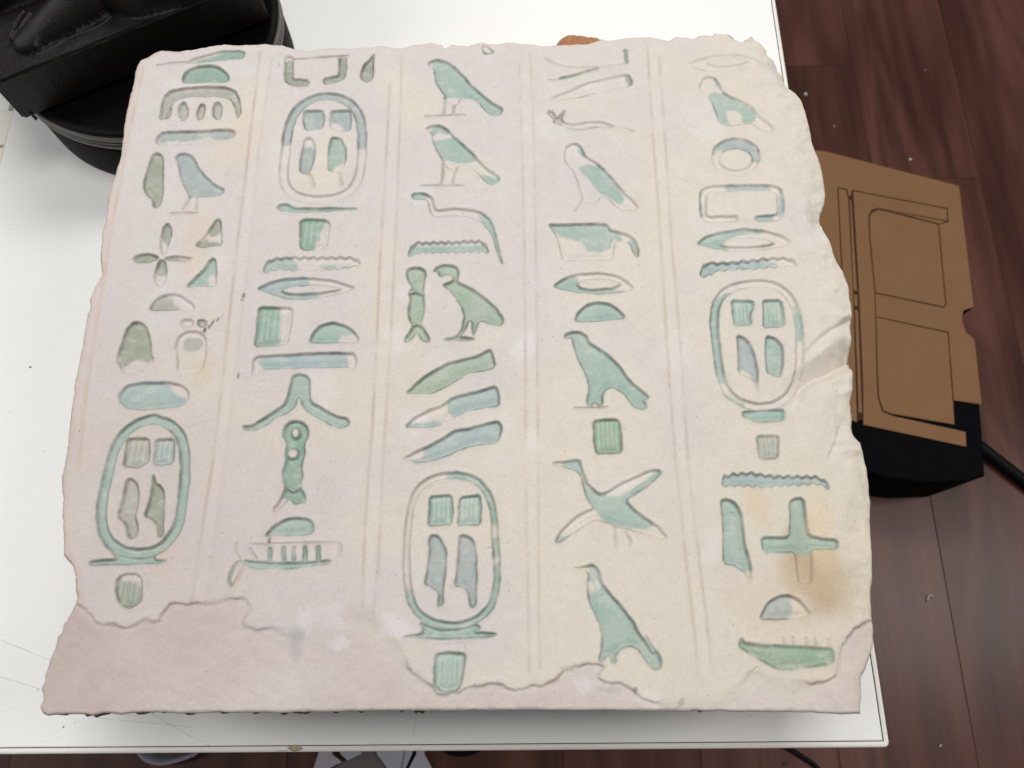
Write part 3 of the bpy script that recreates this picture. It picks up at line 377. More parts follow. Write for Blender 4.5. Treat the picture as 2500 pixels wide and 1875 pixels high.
('bird_glyph', 'bright green quail chick sign standing on a thin base line', 'LG', 0, 1.0, 0, 1.0, [('p', '-52.4 238.7 -50 242.5 -45.2 244.2 -39.2 243.6 -35.7 240.9 -35.1 234.3 -36 231 -31 228.8 -24.1 224.5 -17.2 219.1 -10.4 212.7 -6 205.3 -5.5 201.2 -9.3 199.1 -15.1 201.2 -20.9 203.2 -23.7 195.9 -24.6 191.8 -25.6 195.9 -26.2 203.2 -28.6 202.2 -29.9 195.9 -34.1 191.8 -24.5 190.8 -24.5 189.5 -37.8 188.7 -44 189.2 -41.7 190.8 -36 191.5 -32.3 198 -31.1 206.4 -33.6 213.8 -37.7 220.2 -41.7 225.6 -46.2 228.8 -41.8 230.5 -38.9 232.1 -39 235.4 -44 236.5 -47.8 234.3 -48.9 238.7', 0)], [], None),
('knife_glyph', 'light green knife sign, top one of three', 'LG', 0, 1.0, 0, 1.0, [('p', '-67.2 153.1 -60.5 160 -51.4 167.4 -42.2 173.4 -30 176.5 -20.6 179.5 -14 183.6 -12.1 180.5 -10.1 170.4 -18.5 168.4 -27.9 166.4 -35.3 161.4 -42.6 156.5 -50.9 153.1 -60.2 153.1', 0)], [], None),
('knife_glyph', 'half-bare blue knife sign, middle one of three', 'BL', 0, 1.0, 0, 1.0, [('p', '-66.6 131.3 -61.4 137.1 -52.4 142.4 -43.2 145.7 -37.8 150.6 -27.7 153.6 -18.4 155.5 -10 158.5 -7.6 151.6 -8.1 144.8 -16.4 143.8 -27.4 141.9 -36.5 137.1 -45.6 132.3 -54.7 130.6', 0)], [], [('p', '-40.5 145.7 -37.8 150.6 -27.7 153.6 -18.4 155.5 -10 158.5 -7.6 151.6 -8.1 144.8 -16.4 143.8 -27.4 141.9 -36.5 137.1 -39.4 140.9', 0), ('p', '-66.6 131.3 -61.3 134.7 -53 133.7 -40.2 137.1 -45.6 132.3 -54.7 130.6', 0)]),
('knife_glyph', 'teal knife sign with a bare tip, lowest one of three', 'BL', 0, 1.0, 0, 1.0, [('p', '-66.6 110.9 -60.4 115.1 -52.4 118.8 -43.5 123.5 -36.3 129.2 -27.2 130.6 -18.1 133 -8.9 135.7 -6.2 132 -7.5 124.5 -9.8 120.7 -21.6 119.8 -31.5 117 -38.7 113.2 -49.4 109.5 -59.3 108.4 -60.2 110 -64.8 111.4', 0)], [], [('p', '-54.2 117 -43.5 123.5 -36.3 129.2 -27.2 130.6 -18.1 133 -8.9 135.7 -6.2 132 -7.5 124.5 -9.8 120.7 -21.6 119.8 -31.5 117 -38.7 113.2 -49.4 109.5 -59.3 108.4 -60.2 110 -54.4 111.9', 0)]),
('cartouche_glyph', 'large upright cartouche in the third column with a tied base', 'T', 0, 1.0, 0, 1.0, [('s', '-33.8 101.3 -44.6 100.4 -53.4 95.8 -58.5 89.5 -60.7 79.7 -61.6 69.2 -61.9 57.9 -61.4 45.2 -59.9 32.7 -55.7 22.8 -47.8 16.4 -37.6 13.9 -27.6 14.4 -19.2 17.6 -12.5 23.7 -9.2 33.5 -8.4 45.2 -9.8 60.5 -10.3 72.7 -11.7 83.3 -15.8 92.2 -23 99 -33.8 101.3', 4.0), ('p', '-52.9 16.4 -43.5 13.1 -37.6 12.2 -29.2 13 -20 15.6 -17.4 12.3 -21.6 10.7 -8.2 9.8 -9.8 8.3 -24.9 7.2 -37.4 6.8 -50 7.2 -62.6 8 -54.3 9.1 -50.2 10.7', 0)], [], [('s', '-37.4 101.3 -23 99 -17.6 94.9', 4.5), ('s', '-17.6 94.9 -11.7 83.3 -10.3 72.7', 3.6), ('s', '-9.8 62.2 -9.3 53.7', 3.8), ('s', '-8.6 47.7 -9.2 33.5 -12.5 23.7 -19.2 17.6 -27.6 14.4 -37.6 13.9 -47.8 16.4 -55.7 22.8 -59.5 31.9', 3.8), ('p', '-52.9 16.4 -43.5 13.1 -37.6 12.2 -29.2 13 -20 15.6 -17.4 12.3 -21.6 10.7 -8.2 9.8 -9.8 8.3 -24.9 7.2 -37.4 6.8 -50 7.2 -62.6 8 -54.3 9.1 -50.2 10.7', 0)]),
('square_glyph', '', 'T', 1, 1.0, 5, 1.0, [('p', '-49.5 88.6 -36.2 89.1 -35.1 79.7 -35.3 70.9 -49.8 70.5 -49.6 78.8', 0)], [], None),
('square_glyph', '', 'T', 1, 1.0, 5, 1.0, [('p', '-31.7 87.7 -18.9 89.1 -18.3 79.7 -18.6 70.9 -32.7 70.5 -32 77.9', 0)], [], None),
('feather_glyph', '', 'B', 1, 1.0, 0, 1.0, [('p', '-48.7 64.8 -45.2 65.7 -41.7 63.1 -38 55.4 -38.5 43.5 -39.5 32.7 -39.2 25.3 -43 23.7 -42.4 31.9 -45.9 34.8 -51.1 36.8 -49.7 43.5 -48.7 52', 0)], [], None),
('feather_glyph', '', 'B', 1, 1.0, 0, 1.0, [('p', '-31.7 64.8 -28.6 65.7 -23.3 63.1 -20.6 56.2 -20.4 43.5 -20.2 26.9 -21.8 23.7 -24.4 24.5 -25.3 31 -28 35.2 -33.6 36 -32.5 43.5 -31.4 53.7', 0)], [], None),
('box_glyph', 'ribbed grey-green box cut by the broken bottom, under the tied cartouche', 'T', 0, 1.0, 6, 0.7, [('p', '-43.6 -1.7 -40.4 0 -31.6 0 -25.8 -1 -26.4 -6.5 -27.7 -13.3 -28.3 -18.7 -31.8 -21 -39 -21.3 -42 -18.7 -43.5 -16', 0)], [], None),
('outline_glyph', 'faint bare outline of a sign under the top edge of the fourth column', 'O', 0, 0.6, 0, 0.7, [('s', '25.4 413.7 32.9 408.2 41.6 405.9 54.7 405.8 67.8 406.2 81 408.6 84.9 410.3', 1.1), ('s', '84.3 421.2 84.9 410.9', 2.7)], [], [('s', '84.3 421.2 84.6 410.3', 2.5)]),
('outline_glyph', 'bare knife outline with a green butt end', 'O', 0, 0.55, 0, 0.9, [('p', '27 378.4 41.1 384.9 54.3 392.2 67.4 396.2 83.8 400.2 86.5 399.5 88.3 392.2 86.6 389.5 73.5 386.9 60.4 383.2 48.5 379 36.6 377.5', 0)], [], [('p', '82.2 399.5 86.5 399.5 88.3 392.2 86 389.3 83.5 394.2', 0), ('s', '48.5 379 59.3 382.7', 1.4)]),
('stroke_glyph', 'thin teal stroke above the bare knife outline', 'T', 0, 0.6, 0, 1.0, [('s', '36 396.2 45.8 398.8 54.6 402.2 62.3 404.9', 1.7), ('s', '27.3 394.8 31.6 394.2 36 396.2', 1.0)], [], [('s', '36 396.2 45.8 398.8 54.6 402.2 62.3 404.9', 1.9)]),
('snake_glyph', 'slender grey horned viper sign, almost bare', 'PU', 0, 0.6, 0, 1.0, [('p', '25.2 366.1 27.4 368 31 364.8 32 360.9 37.5 368 39.1 367.4 35.2 360.3 38.3 357.1 44.6 356.1 54.2 358.4 63.8 358.4 74.2 354.6 69.9 352.7 59.4 353.3 48.7 350.8 41.3 351.4 36.2 355.2 29.3 357.1 30.4 359.7 26.2 364.1', 0), ('s', '74.2 353.6 80.4 352.1 86.7 350.2', 0.8)], [], [('p', '25.2 366.1 27.4 368 31 364.8 32 360.9 37.5 368 39.1 367.4 35.2 360.3 37.8 355.9 29.3 357.1 30.4 359.7 26.2 364.1', 0), ('s', '40.3 352.1 48.7 351.8 59.4 355.2 70 354.6', 1.2)]),
('bird_glyph', 'outlined falcon sign with green on its wing only', 'T', 0, 0.75, 0, 1.2, [('p', '36.7 330.8 37.9 337 42.1 339.8 47.3 339.5 50.3 333.3 52.2 328.4 58.3 324.7 64.3 318.6 71.2 309 77.9 299.4 83.7 292.3 87.4 287.1 81.3 285.3 75.2 285.3 69.3 290 65.5 295.9 61.4 297 58.2 291.2 49 291.2 47.2 299.4 45.4 309 42.6 317.4 38.6 322.3 36.6 325.9', 0), ('s', '47.5 292.3 46.4 288.8 42.7 284.7', 0.9)], [], [('p', '44.7 321 54.1 323.5 62.3 320.4 70.2 309.6 77.8 297 77.5 291.2 73.4 290.6 66.5 297 59.5 300.6 52.7 311.4', 0), ('p', '45.8 339.3 48.9 337.6 51.7 329 49.1 329.6 47.2 334.5', 0)]),
('jug_glyph', 'teal jug sign with a spout on its right', 'T', 0, 1.0, 0, 1.0, [('p', '24.3 274.6 36.4 274.6 64.6 275.2 66.4 270 73.4 268.9 81.2 264.9 84.5 259.8 85.6 253.1 83.8 248 81.1 253.1 79 259.8 76.1 262.1 70.1 262.1 68.8 255.3 67.5 247.5 45.7 246.9 33.8 246.4 32 257.5 29.2 266.6', 0)], [], [('p', '25.3 274 64.6 274.6 68.4 268.3 68.1 262.1 66.9 256.4 61.8 253.6 49.9 254.2 48.1 260.9 42.1 262.6 35.2 264.3 30.3 267.7', 0), ('p', '68.4 268.9 73.4 268.3 76.1 262.6 70.1 262.6', 0), ('p', '78.1 263.2 82.1 263.2 85.3 256.4 84.4 249.7 81.6 253.1', 0)]),
('mouth_glyph', 'pointed mouth sign in the fourth column, right end worn away', 'T', 0, 0.8, 0, 1.0, [('p', '26.6 227.8 33.5 233.2 43.4 237 57.2 238.1 69.9 235.9 76.6 231 80.7 226.1 72.3 223.4 56.6 221.8 41.1 223.4 30.4 226.1', 0)], [('p', '42.7 229.9 50.2 232.6 62.9 233.2 72.6 229.9 66.6 226.7 52.9 225.6 45.1 226.7', 0)], [('p', '26.6 227.8 33.5 233.2 42.4 235.9 44.2 231 43.2 228.3 48.9 225.1 62.6 226.1 70.4 225.1 74.3 224 56.6 221.8 41.1 223.4 30.4 226.1', 0)]),
('loaf_glyph', 'green loaf sign above the dark vulture', 'T', 0, 1.0, 0, 1.0, [('p', '40.1 202.7 42.6 208.5 48.6 214.3 55.5 216.5 63.2 215.7 69.8 211.2 73.9 205.9 71.4 204.3 57.8 202.7 46.3 202.2', 0)], [], None),
('bird_glyph', 'solid green vulture sign in the middle of the fourth column', 'T', 0, 1.0, 0, 1.0, [('p', '33.1 192.8 37.5 195.4 43.2 195.9 47.9 193.4 49.7 187.7 55.2 184.1 62.6 178.5 68 172.4 72.4 165.4 76.7 159.5 83 154.5 86.4 149.6 81.8 149.6 84.4 145.7 82.8 141.9 75.9 143.8 72.5 148.7 69.9 153.6 63.6 157.5 58.8 155.5 56.8 151.6 57.1 145.7 53.8 144.8 52 147.7 50.1 145.3 47.3 145.7 46.5 147.7 48.6 156.5 47 164.4 43.5 172.4 40.4 180.5 39.2 186.7 38.3 190.8 34 190.3', 0), ('s', '39 143.6 48.2 143.6 59.3 144', 1.1)], [], [('p', '33.1 192.8 37.5 195.4 43.2 195.9 47.9 193.4 49.7 187.7 55.2 184.1 62.6 178.5 68 172.4 72.4 165.4 76.7 159.5 83 154.5 86.4 149.6 81.8 149.6 84.4 145.7 82.8 141.9 75.9 143.8 72.5 148.7 69.9 153.6 63.6 157.5 58.8 155.5 56.8 151.6 57.1 145.7 53.8 144.8 52 147.7 50.1 145.3 47.3 145.7 46.5 147.7 48.6 156.5 47 164.4 43.5 172.4 40.4 180.5 39.2 186.7 38.3 190.8 34 190.3', 0)]),
('box_glyph', 'small vivid green ribbed box above the flying bird', 'FG', 0, 1.0, 6, 1.0, [('p', '50.2 135.9 66.4 136.8 67.8 128.2 67.2 115.1 58.1 114.2 51.3 114.2 50.3 123.5', 0)], [], None),
('bird_glyph', 'flying bird sign with outspread wings', 'T', 0, 0.85, 0, 1.0, [('p', '24 107.7 26.3 109.5 32.6 109.5 40.8 110.9 42.5 107.7 43.3 103.1 44.9 97.6 49.2 92.2 53.5 89.1 59 92.2 66.3 96.7 75.5 100.4 82.8 104 89.2 104.9 90.8 102.2 84.2 95.8 75.8 90.4 68.5 85.9 72.6 80.6 79.4 75.3 86.2 70.9 91.9 64 90 62.2 82.3 64.8 72 67.4 63.3 69.2 54.7 72.7 49.4 74.4 42.3 70 34.2 64.8 28.9 60.9 25 60.5 27.3 65.7 32.7 71.8 40.7 77.9 48.8 81.5 45.4 85 43.8 90.4 42.2 96.7 41.4 101.3 37.9 104 30.8 106.3 26.3 107.5', 0), ('s', '60.7 70 61.3 63.1 60.9 55.4', 0.9), ('s', '67.1 66.6 69.9 62.2 69.3 58.8', 0.9)], [], [('p', '31.7 109.1 40.8 110.9 42.5 107.7 43.3 103.1 44.9 97.6 46.5 93.1 53.5 89.1 63.2 87.7 73.2 92.2 82.6 99.5 89.2 104.9 90.8 102.2 84.2 95.8 75.8 90.4 68.5 85.9 72.6 80.6 79.4 75.3 83.6 71.8 82.6 69.2 72 68.3 63.3 70 54.7 73.5 48.8 81.5 45.4 85 44.6 89.5 41.4 101.3 37.9 104 30.8 106.3', 0), ('p', '25 60.5 27.3 65.3 31.6 64.8 34.2 64.8 28.9 60.9', 0)]),
('bird_glyph', 'large green vulture sign at the foot of the fourth column', 'T', 0, 1.0, 0, 1.0, [('p', '35.1 45.6 41.6 46.9 45.1 48.1 48.5 47.7 51.4 43.5 52 37.7 56.5 31.9 62.9 24.5 68.5 17.2 73.1 9.1 77.8 2.8 80 -1.1 75.1 10.1 79 3.1 83.8 -2.4 83.5 -7.9 81.9 -9.9 76.9 -7.9 73.6 -2.4 70.2 1.7 65.9 3.1 61.4 1 58.3 -2.4 58.9 -6.5 56 -6.5 55.4 -2.4 52.5 -2.4 50.9 -5.8 48.4 -5.1 49.7 0.4 50.7 5.9 50.2 12.2 47.5 19.9 44 27.1 43.3 32.1 43.4 36.8 44 42.7 42.4 45', 0)], [], [('p', '44.6 47.9 48.5 47.7 51.4 43.5 52 37.7 49.7 32.7 47.3 39.3 44.8 39.3 44.5 44.4 53.2 35.2 56.5 31.9 62.9 24.5 68.5 17.2 73.1 9.1 77.8 2.8 80 -1.1 75.1 10.1 79 3.1 83.8 -2.4 83.5 -7.9 81.9 -9.9 76.9 -7.9 73.6 -2.4 70.2 1.7 65.9 3.1 61.4 1 58.3 -2.4 58.9 -6.5 56 -6.5 55.4 -2.4 52.5 -2.4 50.9 -5.8 48.4 -5.1 49.7 0.4 50.7 5.9 50.2 12.2 47.5 19.9 44 27.1 43.8 31.4 48.7 32.8', 0)]),
('eye_glyph', 'faint bare eye outline at the top of the fifth column', 'B', 0, 0.5, 0, 0.55, [('p', '129.7 409.9 138.2 413.7 149.4 417.1 164.9 418.4 177.8 415.7 185.9 409.6 174.6 406.2 161.3 403.5 148.1 402.2 137.4 404.2', 0)], [('p', '143.3 410.3 151.3 413.7 164.6 415 175.2 411.6 165 408.2 152.9 406.9', 0)], [('s', '133.1 404.9 137.3 403.5 141.7 403.3', 1.9)]),
('bird_glyph', 'patchy owl sign with a rubbed round head', 'T', 0, 0.7, 0, 0.7, [('p', '135.6 388.2 138.9 396.2 143.4 398.2 148.7 396.8 151.9 389.5 153 384.3 161.1 379 171.3 373.8 176.8 364.8 183.4 357.1 186.7 353.3 184.6 348.3 177.4 350.8 171.8 357.1 164.2 355.9 156.7 354.6 150.4 355.2 147.5 358.4 146.2 367.4 143.7 376.4 139.9 381.6 136.9 384.3', 0)], [], [('p', '141.6 383 153 383.6 161.1 378.4 169.2 373.8 175.7 364.8 174 358.4 165.4 357.1 165.1 364.8 160.2 368.6 153.7 368 155.3 362.2 155.8 355.9 148.5 357.1 146.2 367.4 143.7 376.4', 0), ('p', '146.5 396.2 149.8 396.2 152.3 388.2 150 386.9', 0)]),
('disc_glyph', 'round disc sign with grey-blue only in its upper half', 'B', 0, 0.6, 0, 0.9, [('p', '174.9 329 173.3 323.7 169.8 319.2 164.8 315.8 159 314 153 314 147.5 315.8 143.1 319.2 140.5 323.7 139.9 329 141.4 334.3 144.9 338.9 149.9 342.4 155.8 344.3 161.9 344.3 167.5 342.4 171.9 338.9 174.4 334.3', 0)], [('p', '168.8 326.5 167.8 323.5 165.6 320.9 162.3 319 158.3 317.9 154.4 317.9 150.7 319 147.7 320.9 146 323.5 145.5 326.5 146.5 329.6 148.8 332.2 152.1 334.2 156 335.3 160 335.3 163.8 334.2 166.7 332.2 168.4 329.6', 0)], [('p', '140.3 329.6 142.5 337 151.4 342.6 158.9 344.3 168.1 342 173.8 335.8 174.5 328.4 172.6 324.7 166.5 325.9 160.4 327.1 156.1 325.9 153.4 330.8 146.5 334.5', 0)]),
('house_glyph', 'rectangular house sign with a blue streak on its top bar', 'BL', 0, 0.75, 0, 1.0, [('s', '151.6 278.9 141.5 278.6 130.6 278.4 131.2 291.2 132.3 302.4 149.8 303 170.4 303.9 185.1 302.7 184.4 290 183.5 279.3 167.8 278.9', 4.8)], [], [('s', '149.9 303.9 159.1 303.9 177.5 303.6', 3.8), ('s', '168.8 279.3 176.9 279.5', 4.3), ('s', '130.2 301.8 129.3 287.6 130.7 281.8', 1.8), ('s', '186.2 303 184.9 287.6 183.2 281.8', 2.4)]),
('mouth_glyph', 'pointed mouth sign above the blue water sign of the fifth column', 'T', 0, 0.75, 0, 1.0, [('p', '123.8 259.2 130.3 264.9 142.6 268.9 156.9 271.2 169.8 270 182.4 266 188.9 261.5 183.5 257.5 170.3 255.3 155.2 254.2 147.2 253.6 135.5 255.9', 0)], [('p', '139.8 259.2 148.1 262.6 160.2 264.3 171.1 263.2 177.8 260.4 170.6 258.1 155.5 257 145.5 257', 0)], [('p', '123.8 259.2 130.3 264.9 142.6 268.9 156.9 271.2 169.8 270 171.7 268.3 156.5 266.6 144.1 262.6 139.7 258.7 147.3 254 135.5 255.9', 0), ('p', '174.7 259.2 174.4 258.8 173.7 258.3 172.6 258.1 171.2 257.9 169.8 257.9 168.6 258.1 167.5 258.3 166.8 258.8 166.7 259.2 166.9 259.7 167.7 260.1 168.8 260.4 170.1 260.6 171.5 260.6 172.8 260.4 173.9 260.1 174.5 259.7', 0)]),
('water_glyph', 'pale blue toothed water sign of the fifth column', 'BL', 0, 1.0, -10, 1.0, [('p', '123.5 236.5 126.4 242 129.7 245.8 139.5 245.3 154.5 246.9 174.5 249.2 186.4 249.2 191.5 242 179.7 242 163.7 240.3 143.9 239.2 134 238.1 130.7 234.8 125.8 234.3', 0)], [], [('p', '123.5 236.5 126.4 242 129.5 244.2 139.4 244.2 154.4 245.8 172.3 246.9 178.1 245.3 173.7 241.4 163.7 240.3 143.9 239.2 134 238.1 130.7 234.8 125.8 234.3', 0)]),
('cartouche_glyph', 'chipped cartouche of the fifth column beside the broken right edge', 'T', 0, 0.85, 0, 1.0, [('s', '161.6 229.9 147.8 228.3 137.4 221.8 132.2 211.7 130.5 198 131.2 184.6 131.5 171.4 132.8 159.5 137.6 150.6 146.4 145.7 156.3 144 166.8 146.2 177 154.5 182.4 168.4 185 185.6 185.8 203.2 184.4 215.9 178.7 225.6 169.5 229.9 161.6 229.9', 5.2), ('p', '143.1 141.4 156.2 143 170 142.4 168.3 135.1 150.7 134.2 143.7 138', 0)], [], [('s', '141.3 221.3 132.7 212.7 130.5 198 131.2 184.6 131.5 171.4 132.7 163.4', 5.0), ('s', '135.8 151.6 144.5 146.2', 3.4), ('s', '185 212.7 186.3 203.2 185.7 190.8', 4.0), ('p', '143.1 141.4 156.2 143 170 142.4 168.3 135.1 150.7 134.2 143.7 138', 0)]),
('square_glyph', '', 'T', 1, 1.0, 5, 1.0, [('p', '143.8 217.5 158.4 217.5 158.4 212.7 155.4 207.5 155.6 200.1 144 199.1 143.6 209.6', 0)], [], None),
('square_glyph', '', 'T', 1, 1.0, 5, 1.0, [('p', '163.7 217.5 175.9 218.1 177.1 211.7 177.4 201.2 175.6 198.5 162.1 198 163.6 207.5', 0)], [], None),
('feather_glyph', '', 'B', 1, 1.0, 0, 1.0, [('p', '144.9 192.8 149.1 191.8 153.3 186.7 155.3 178.5 156.1 168.4 154.6 153.6 152.7 162.4 146.4 165.4 143.4 167.4 144.2 180.5', 0)], [], [('p', '144.9 192.8 149.1 191.8 153.3 186.7 155.3 178.5 156.1 168.4 154.4 160.5 150.3 166.4 146.8 169.4 143.4 167.4 144.2 180.5', 0)]),
('feather_glyph', '', 'T', 1, 1.0, 0, 1.0, [('p', '163.5 192.8 169.9 190.8 174 184.6 173.3 174.4 169.7 163.4 165.2 165.4 161.2 167.4 161.7 180.5', 0)], [], None),
('box_glyph', 'small grey ribbed box under the chipped cartouche', 'GR', 0, 0.7, 5, 0.7, [('p', '150.2 125.4 164.5 126.4 163.5 117.9 162.3 111.4 150.9 110.5 150.4 117.9', 0)], [], None),
('water_glyph', 'blue-green toothed water sign above the plus-shaped sign', 'BL', 0, 0.8, -12, 1.0, [('p', '125.6 94 127.5 100.4 134.8 102.2 144.7 102.6 158 100.8 171.4 100.8 184.8 100.4 189.9 97.6 192.2 91.8 184.2 95.4 166.2 94.5 152.7 93.1 139.4 94', 0)], [], None),
('feather_glyph', 'upright teal feather sign low in the fifth column', 'T', 0, 1.0, 0, 1.0, [('p', '124.9 86.4 129.8 86.8 134.8 83.3 137.2 76.2 136.7 66.6 137.4 56.2 139.6 47.7 139.6 44.4 138.8 36 136 42.7 130.4 46.9 123.2 48.6 123.5 56.2 124.7 69.2', 0)], [], [('p', '124.9 86.4 129.8 86.8 134.8 83.3 137.2 76.2 136.7 66.6 137.4 56.2 139.6 47.7 138.8 44.4 134.5 44.8 130.4 46.9 123.2 48.6 123.5 56.2 124.7 69.2', 0)]),
('plus_glyph', 'green plus-shaped sign touching the tan stain', 'T', 0, 1.0, 0, 1.0, [('p', '165.9 84.8 169.2 87 175.1 87.4 175 80.3 174.7 70.6 175.7 64.6 192 62.4 191.6 56.8 176 56.6 175.1 47.5 173.5 37.4 165.8 37.4 165.6 46.6 165.6 55.1 147.1 54.7 146.4 64.1 156.4 63.9 163.4 64.1 165.2 75.9', 0)], [], [('p', '165.9 84.8 169.2 87 175.1 87.4 175 80.3 174.7 70.6 175.7 64.6 192 62.4 191.6 56.8 176 56.6 174.2 53.2 165.7 54.1 165.6 55.1 147.1 54.7 146.4 64.1 156.4 63.9 163.4 64.1 165.2 75.9', 0)]),
('loaf_glyph', 'teal loaf sign half lost in the tan stain', 'B', 0, 1.0, 0, 1.0, [('p', '141.3 17.4 143.6 22.1 147.1 27.1 152.7 30.3 158.8 31 164.5 28.8 168.4 24.9 171.5 19.9 163.8 17.8 154.2 17.1', 0)], [], [('p', '141.7 17.8 144 22.1 147.1 26.7 152.6 29.8 158.7 30.5 161.1 28.5 159 17.4', 0)]),
('boat_glyph', 'blurred green boat sign in the bottom right corner of the slab', 'FG', 0, 0.75, 0, 0.7, [('p', '127.7 3.1 129.6 8 131.5 4.8 145.3 3.7 156.2 3.5 170.7 2.6 181.2 1.9 180.7 -5.8 172.4 -7.3 160.5 -9.1 149.6 -9.6 143.4 -6.8 135.2 -2.4 131.1 0.4', 0), ('s', '153.7 6.9 154 3.1', 1.0), ('s', '158.9 7.6 159.1 3.1', 1.0), ('s', '166.2 7.3 166.4 2.8', 1.0), ('s', '171.3 6.9 171.4 2.4', 1.0), ('s', '178.9 6.6 178.8 2.1', 1.0)], [], [('p', '127.7 2.8 129.6 7.6 131.5 4.5 145.3 3.3 156.2 3.1 170.7 2.2 181.2 1.5 180.7 -5.8 172.4 -7.3 160.5 -9.1 149.6 -9.6 143.5 -6.5 135.2 -1.7 131.1 0.5', 0)])]
BANDS = [('-186.9 420.3 -184.9 258.6 -183 160.5 -182.2 112 -183.4 66.6 -183.9 25.8', '-177.4 413.5 -178.7 335.7 -176.3 270.5 -175.7 180.4 -174.7 93.5 -175.5 43 -176 25.2'), ('-89.1 391.3 -88.3 311.4 -88.2 244.1 -87 190.9 -86.4 131.5 -87 104.9 -87 60.6 -85.8 23.6', '-81.6 417.7 -79.2 311.4 -78.6 244.1 -78.1 190.9 -78.6 114.3 -78.3 86.8 -78 43.5 -79.3 21.3'), ('5.4 407.9 7.4 316 8.3 255.5 8.6 180.4 8.2 104.9 9.5 2.7 9.6 -10.5', '13.4 419.2 15.4 348.4 16 255.5 16.1 170.4 15.7 86.8 15.5 7.3 15.6 -8.3'), ('100.7 427.6 100.2 348.4 100.3 266.7 99.5 180.4 99.6 114.3 101.2 60.6 103.7 0.3 103.6 -14.7', '108.8 415.4 108.7 348.4 107.5 255.5 108.2 180.4 107.2 104.9 109.2 51.9 111.2 7.3 111.5 -10.5')]
LMARGIN = '-272.3 406.8 -272.4 348.4 -272 266.7 -270.2 227.7 -269.1 183.8 -266.9 140.5 -263.4 103.6'
FRACT = '-252.4 28.5 -248.8 24.9 -240.5 19.9 -233.8 15.7 -224.6 13.6 -217.3 14.3 -210.5 17.8 -202.3 17.1 -200.7 21.3 -197.6 25.6 -191.8 26.3 -184.2 25.3 -174.8 27.4 -160.2 29.2 -152.6 28.1 -149.2 24.2 -151.6 19.2 -153.2 14.3 -147.2 12.9 -139.8 12.2 -128.6 10.8 -128.9 11.1 -120.1 10.8 -114.8 17.8 -110.5 19.2 -100.3 21.3 -93 23.1 -85.2 22.4 -79.5 20.6 -73.3 15 -67 7.3 -62.2 -1 -56.7 -9.2 -51.5 -13.3 -44.2 -16.6 -39.7 -21.7 -31.1 -20.7 -27.6 -18 -21.2 -16.6 -12.5 -16 -7.1 -16 -0.6 -19.3 9.5 -17.3 17.4 -18 24.7 -13.3 29.8 -7.9 39.3 -5.8 48.8 -5.8 53.8 -7.9 47.8 -13.3 53.4 -16 64.8 -18.7 69.7 -20.7 74.5 -24.6 88.7 -26.6 103 -26 108.8 -24.6 122 -21.3 136.8 -7.9 141.3 -13.3 146.7 -16.6 152.3 -18 159.7 -16.3 169.9 -15 178.8 -12.9 182.3 -6.5 183.4 -1 189.7 7.3 194 12.2 201.2 15.7 206.6 17.1'
TOP = '-275.8 414.3 -270.2 417.7 -266.4 421.6 -261.3 423.9 -254.5 423.2 -249 423.2 -242.6 424.3 -235 425.3 -227.5 427.1 -222 428.1 -215.6 429.5 -207.7 428.5 -200 428.8 -192.2 428.5 -183.5 429.5 -177.8 428.8 -172.3 428.8 -166.6 426.7 -162 425.3 -161 425.3 -150.9 423.2 -143.3 424.9 -136.8 426 -129 425.7 -121.3 425.3 -114.7 426.3 -108 426.3 -97.1 428.1 -88.1 426 -81.5 426 -75 428.8 -66.2 429.5 -59.5 430.4 -52.8 428.8 -50 425.3 -45.1 429.5 -39.6 428.8 -32.9 428.1 -21.9 431.5 -16.3 430.4 -10.8 430.1 0.3 430.8 11.4 430.1 22.4 427.4 31.3 428.1 39.1 428.8 42.3 428.8 55.6 429.5 66.8 433.6 73.4 432.6 80.2 434 88 436 101.4 436 109.1 434.6 117.9 433.6 122.5 436.7 128 435.7 132.5 435.7 136.8 434.3 140.4 437.4 146 437.8 150.4 437.1 152.8 439.6 161.7 439.2 165.8 435 172.2 432.2 178.1 436.4 181 437.1'
RIGHT = '180.9 439.2 182.8 438.1 187.4 433.9 191.2 427.6 191.2 422.8 196.4 414.6 200.6 403.7 201.7 394.3 208.3 385.7 211.6 377.1 213.2 364.1 213.8 356.4 214.2 347.6 216 336.3 217.6 328.8 219.1 320.2 219.4 303.3 216.4 292.6 212.8 284.3 212.9 277.4 213.8 272.7 217.3 261.3 218.1 252.5 220.1 245.7 222.5 241.3 223.9 230.3 223.6 221.6 223.6 207.7 221.5 197.2 220.8 188.8 219 173.5 217 159.4 216.8 158.1 214 148.4 212.2 132.9 212.7 127.1 215.7 122.4 217.2 113.9 217.7 105.6 218.1 96.4 216.9 85.5 215.1 76.6 213.3 59 211.8 43.6 209.4 33.6 207.2 22 206.9 19.4 206.7 10.9 205.1 3.1 202.4 -2.4 199.3 -8.6 195.6 -13.4 195 -22.2 193.3 -28.9 193 -32.3'
BOTTOM = '-259 -32 -255.2 -33.3 -253.2 -32.7 -239 -32.3 -234.6 -32.7 -230.2 -33.3 -224.8 -31.9 -219 -32.3 -215.3 -33 -209.1 -32 -203.4 -31.7 -198.4 -31.7 -190.6 -31.6 -183.4 -32 -172.7 -32 -160.6 -31.5 -125.2 -31.7 -118.1 -31.3 -100.2 -31.3 -86 -31 -61 -30.8 -32.4 -30.7 -14.6 -30.6 -7 -30.4 10.1 -30.4 28 -30.7 45.9 -30.7 74.4 -30.7 95.8 -31 117.2 -31 124.1 -31.2 143.3 -31.3 156.2 -31.5 166.9 -31.7 176.1 -32.1 181 -32.7 186.7 -32.4 191.9 -32.1'
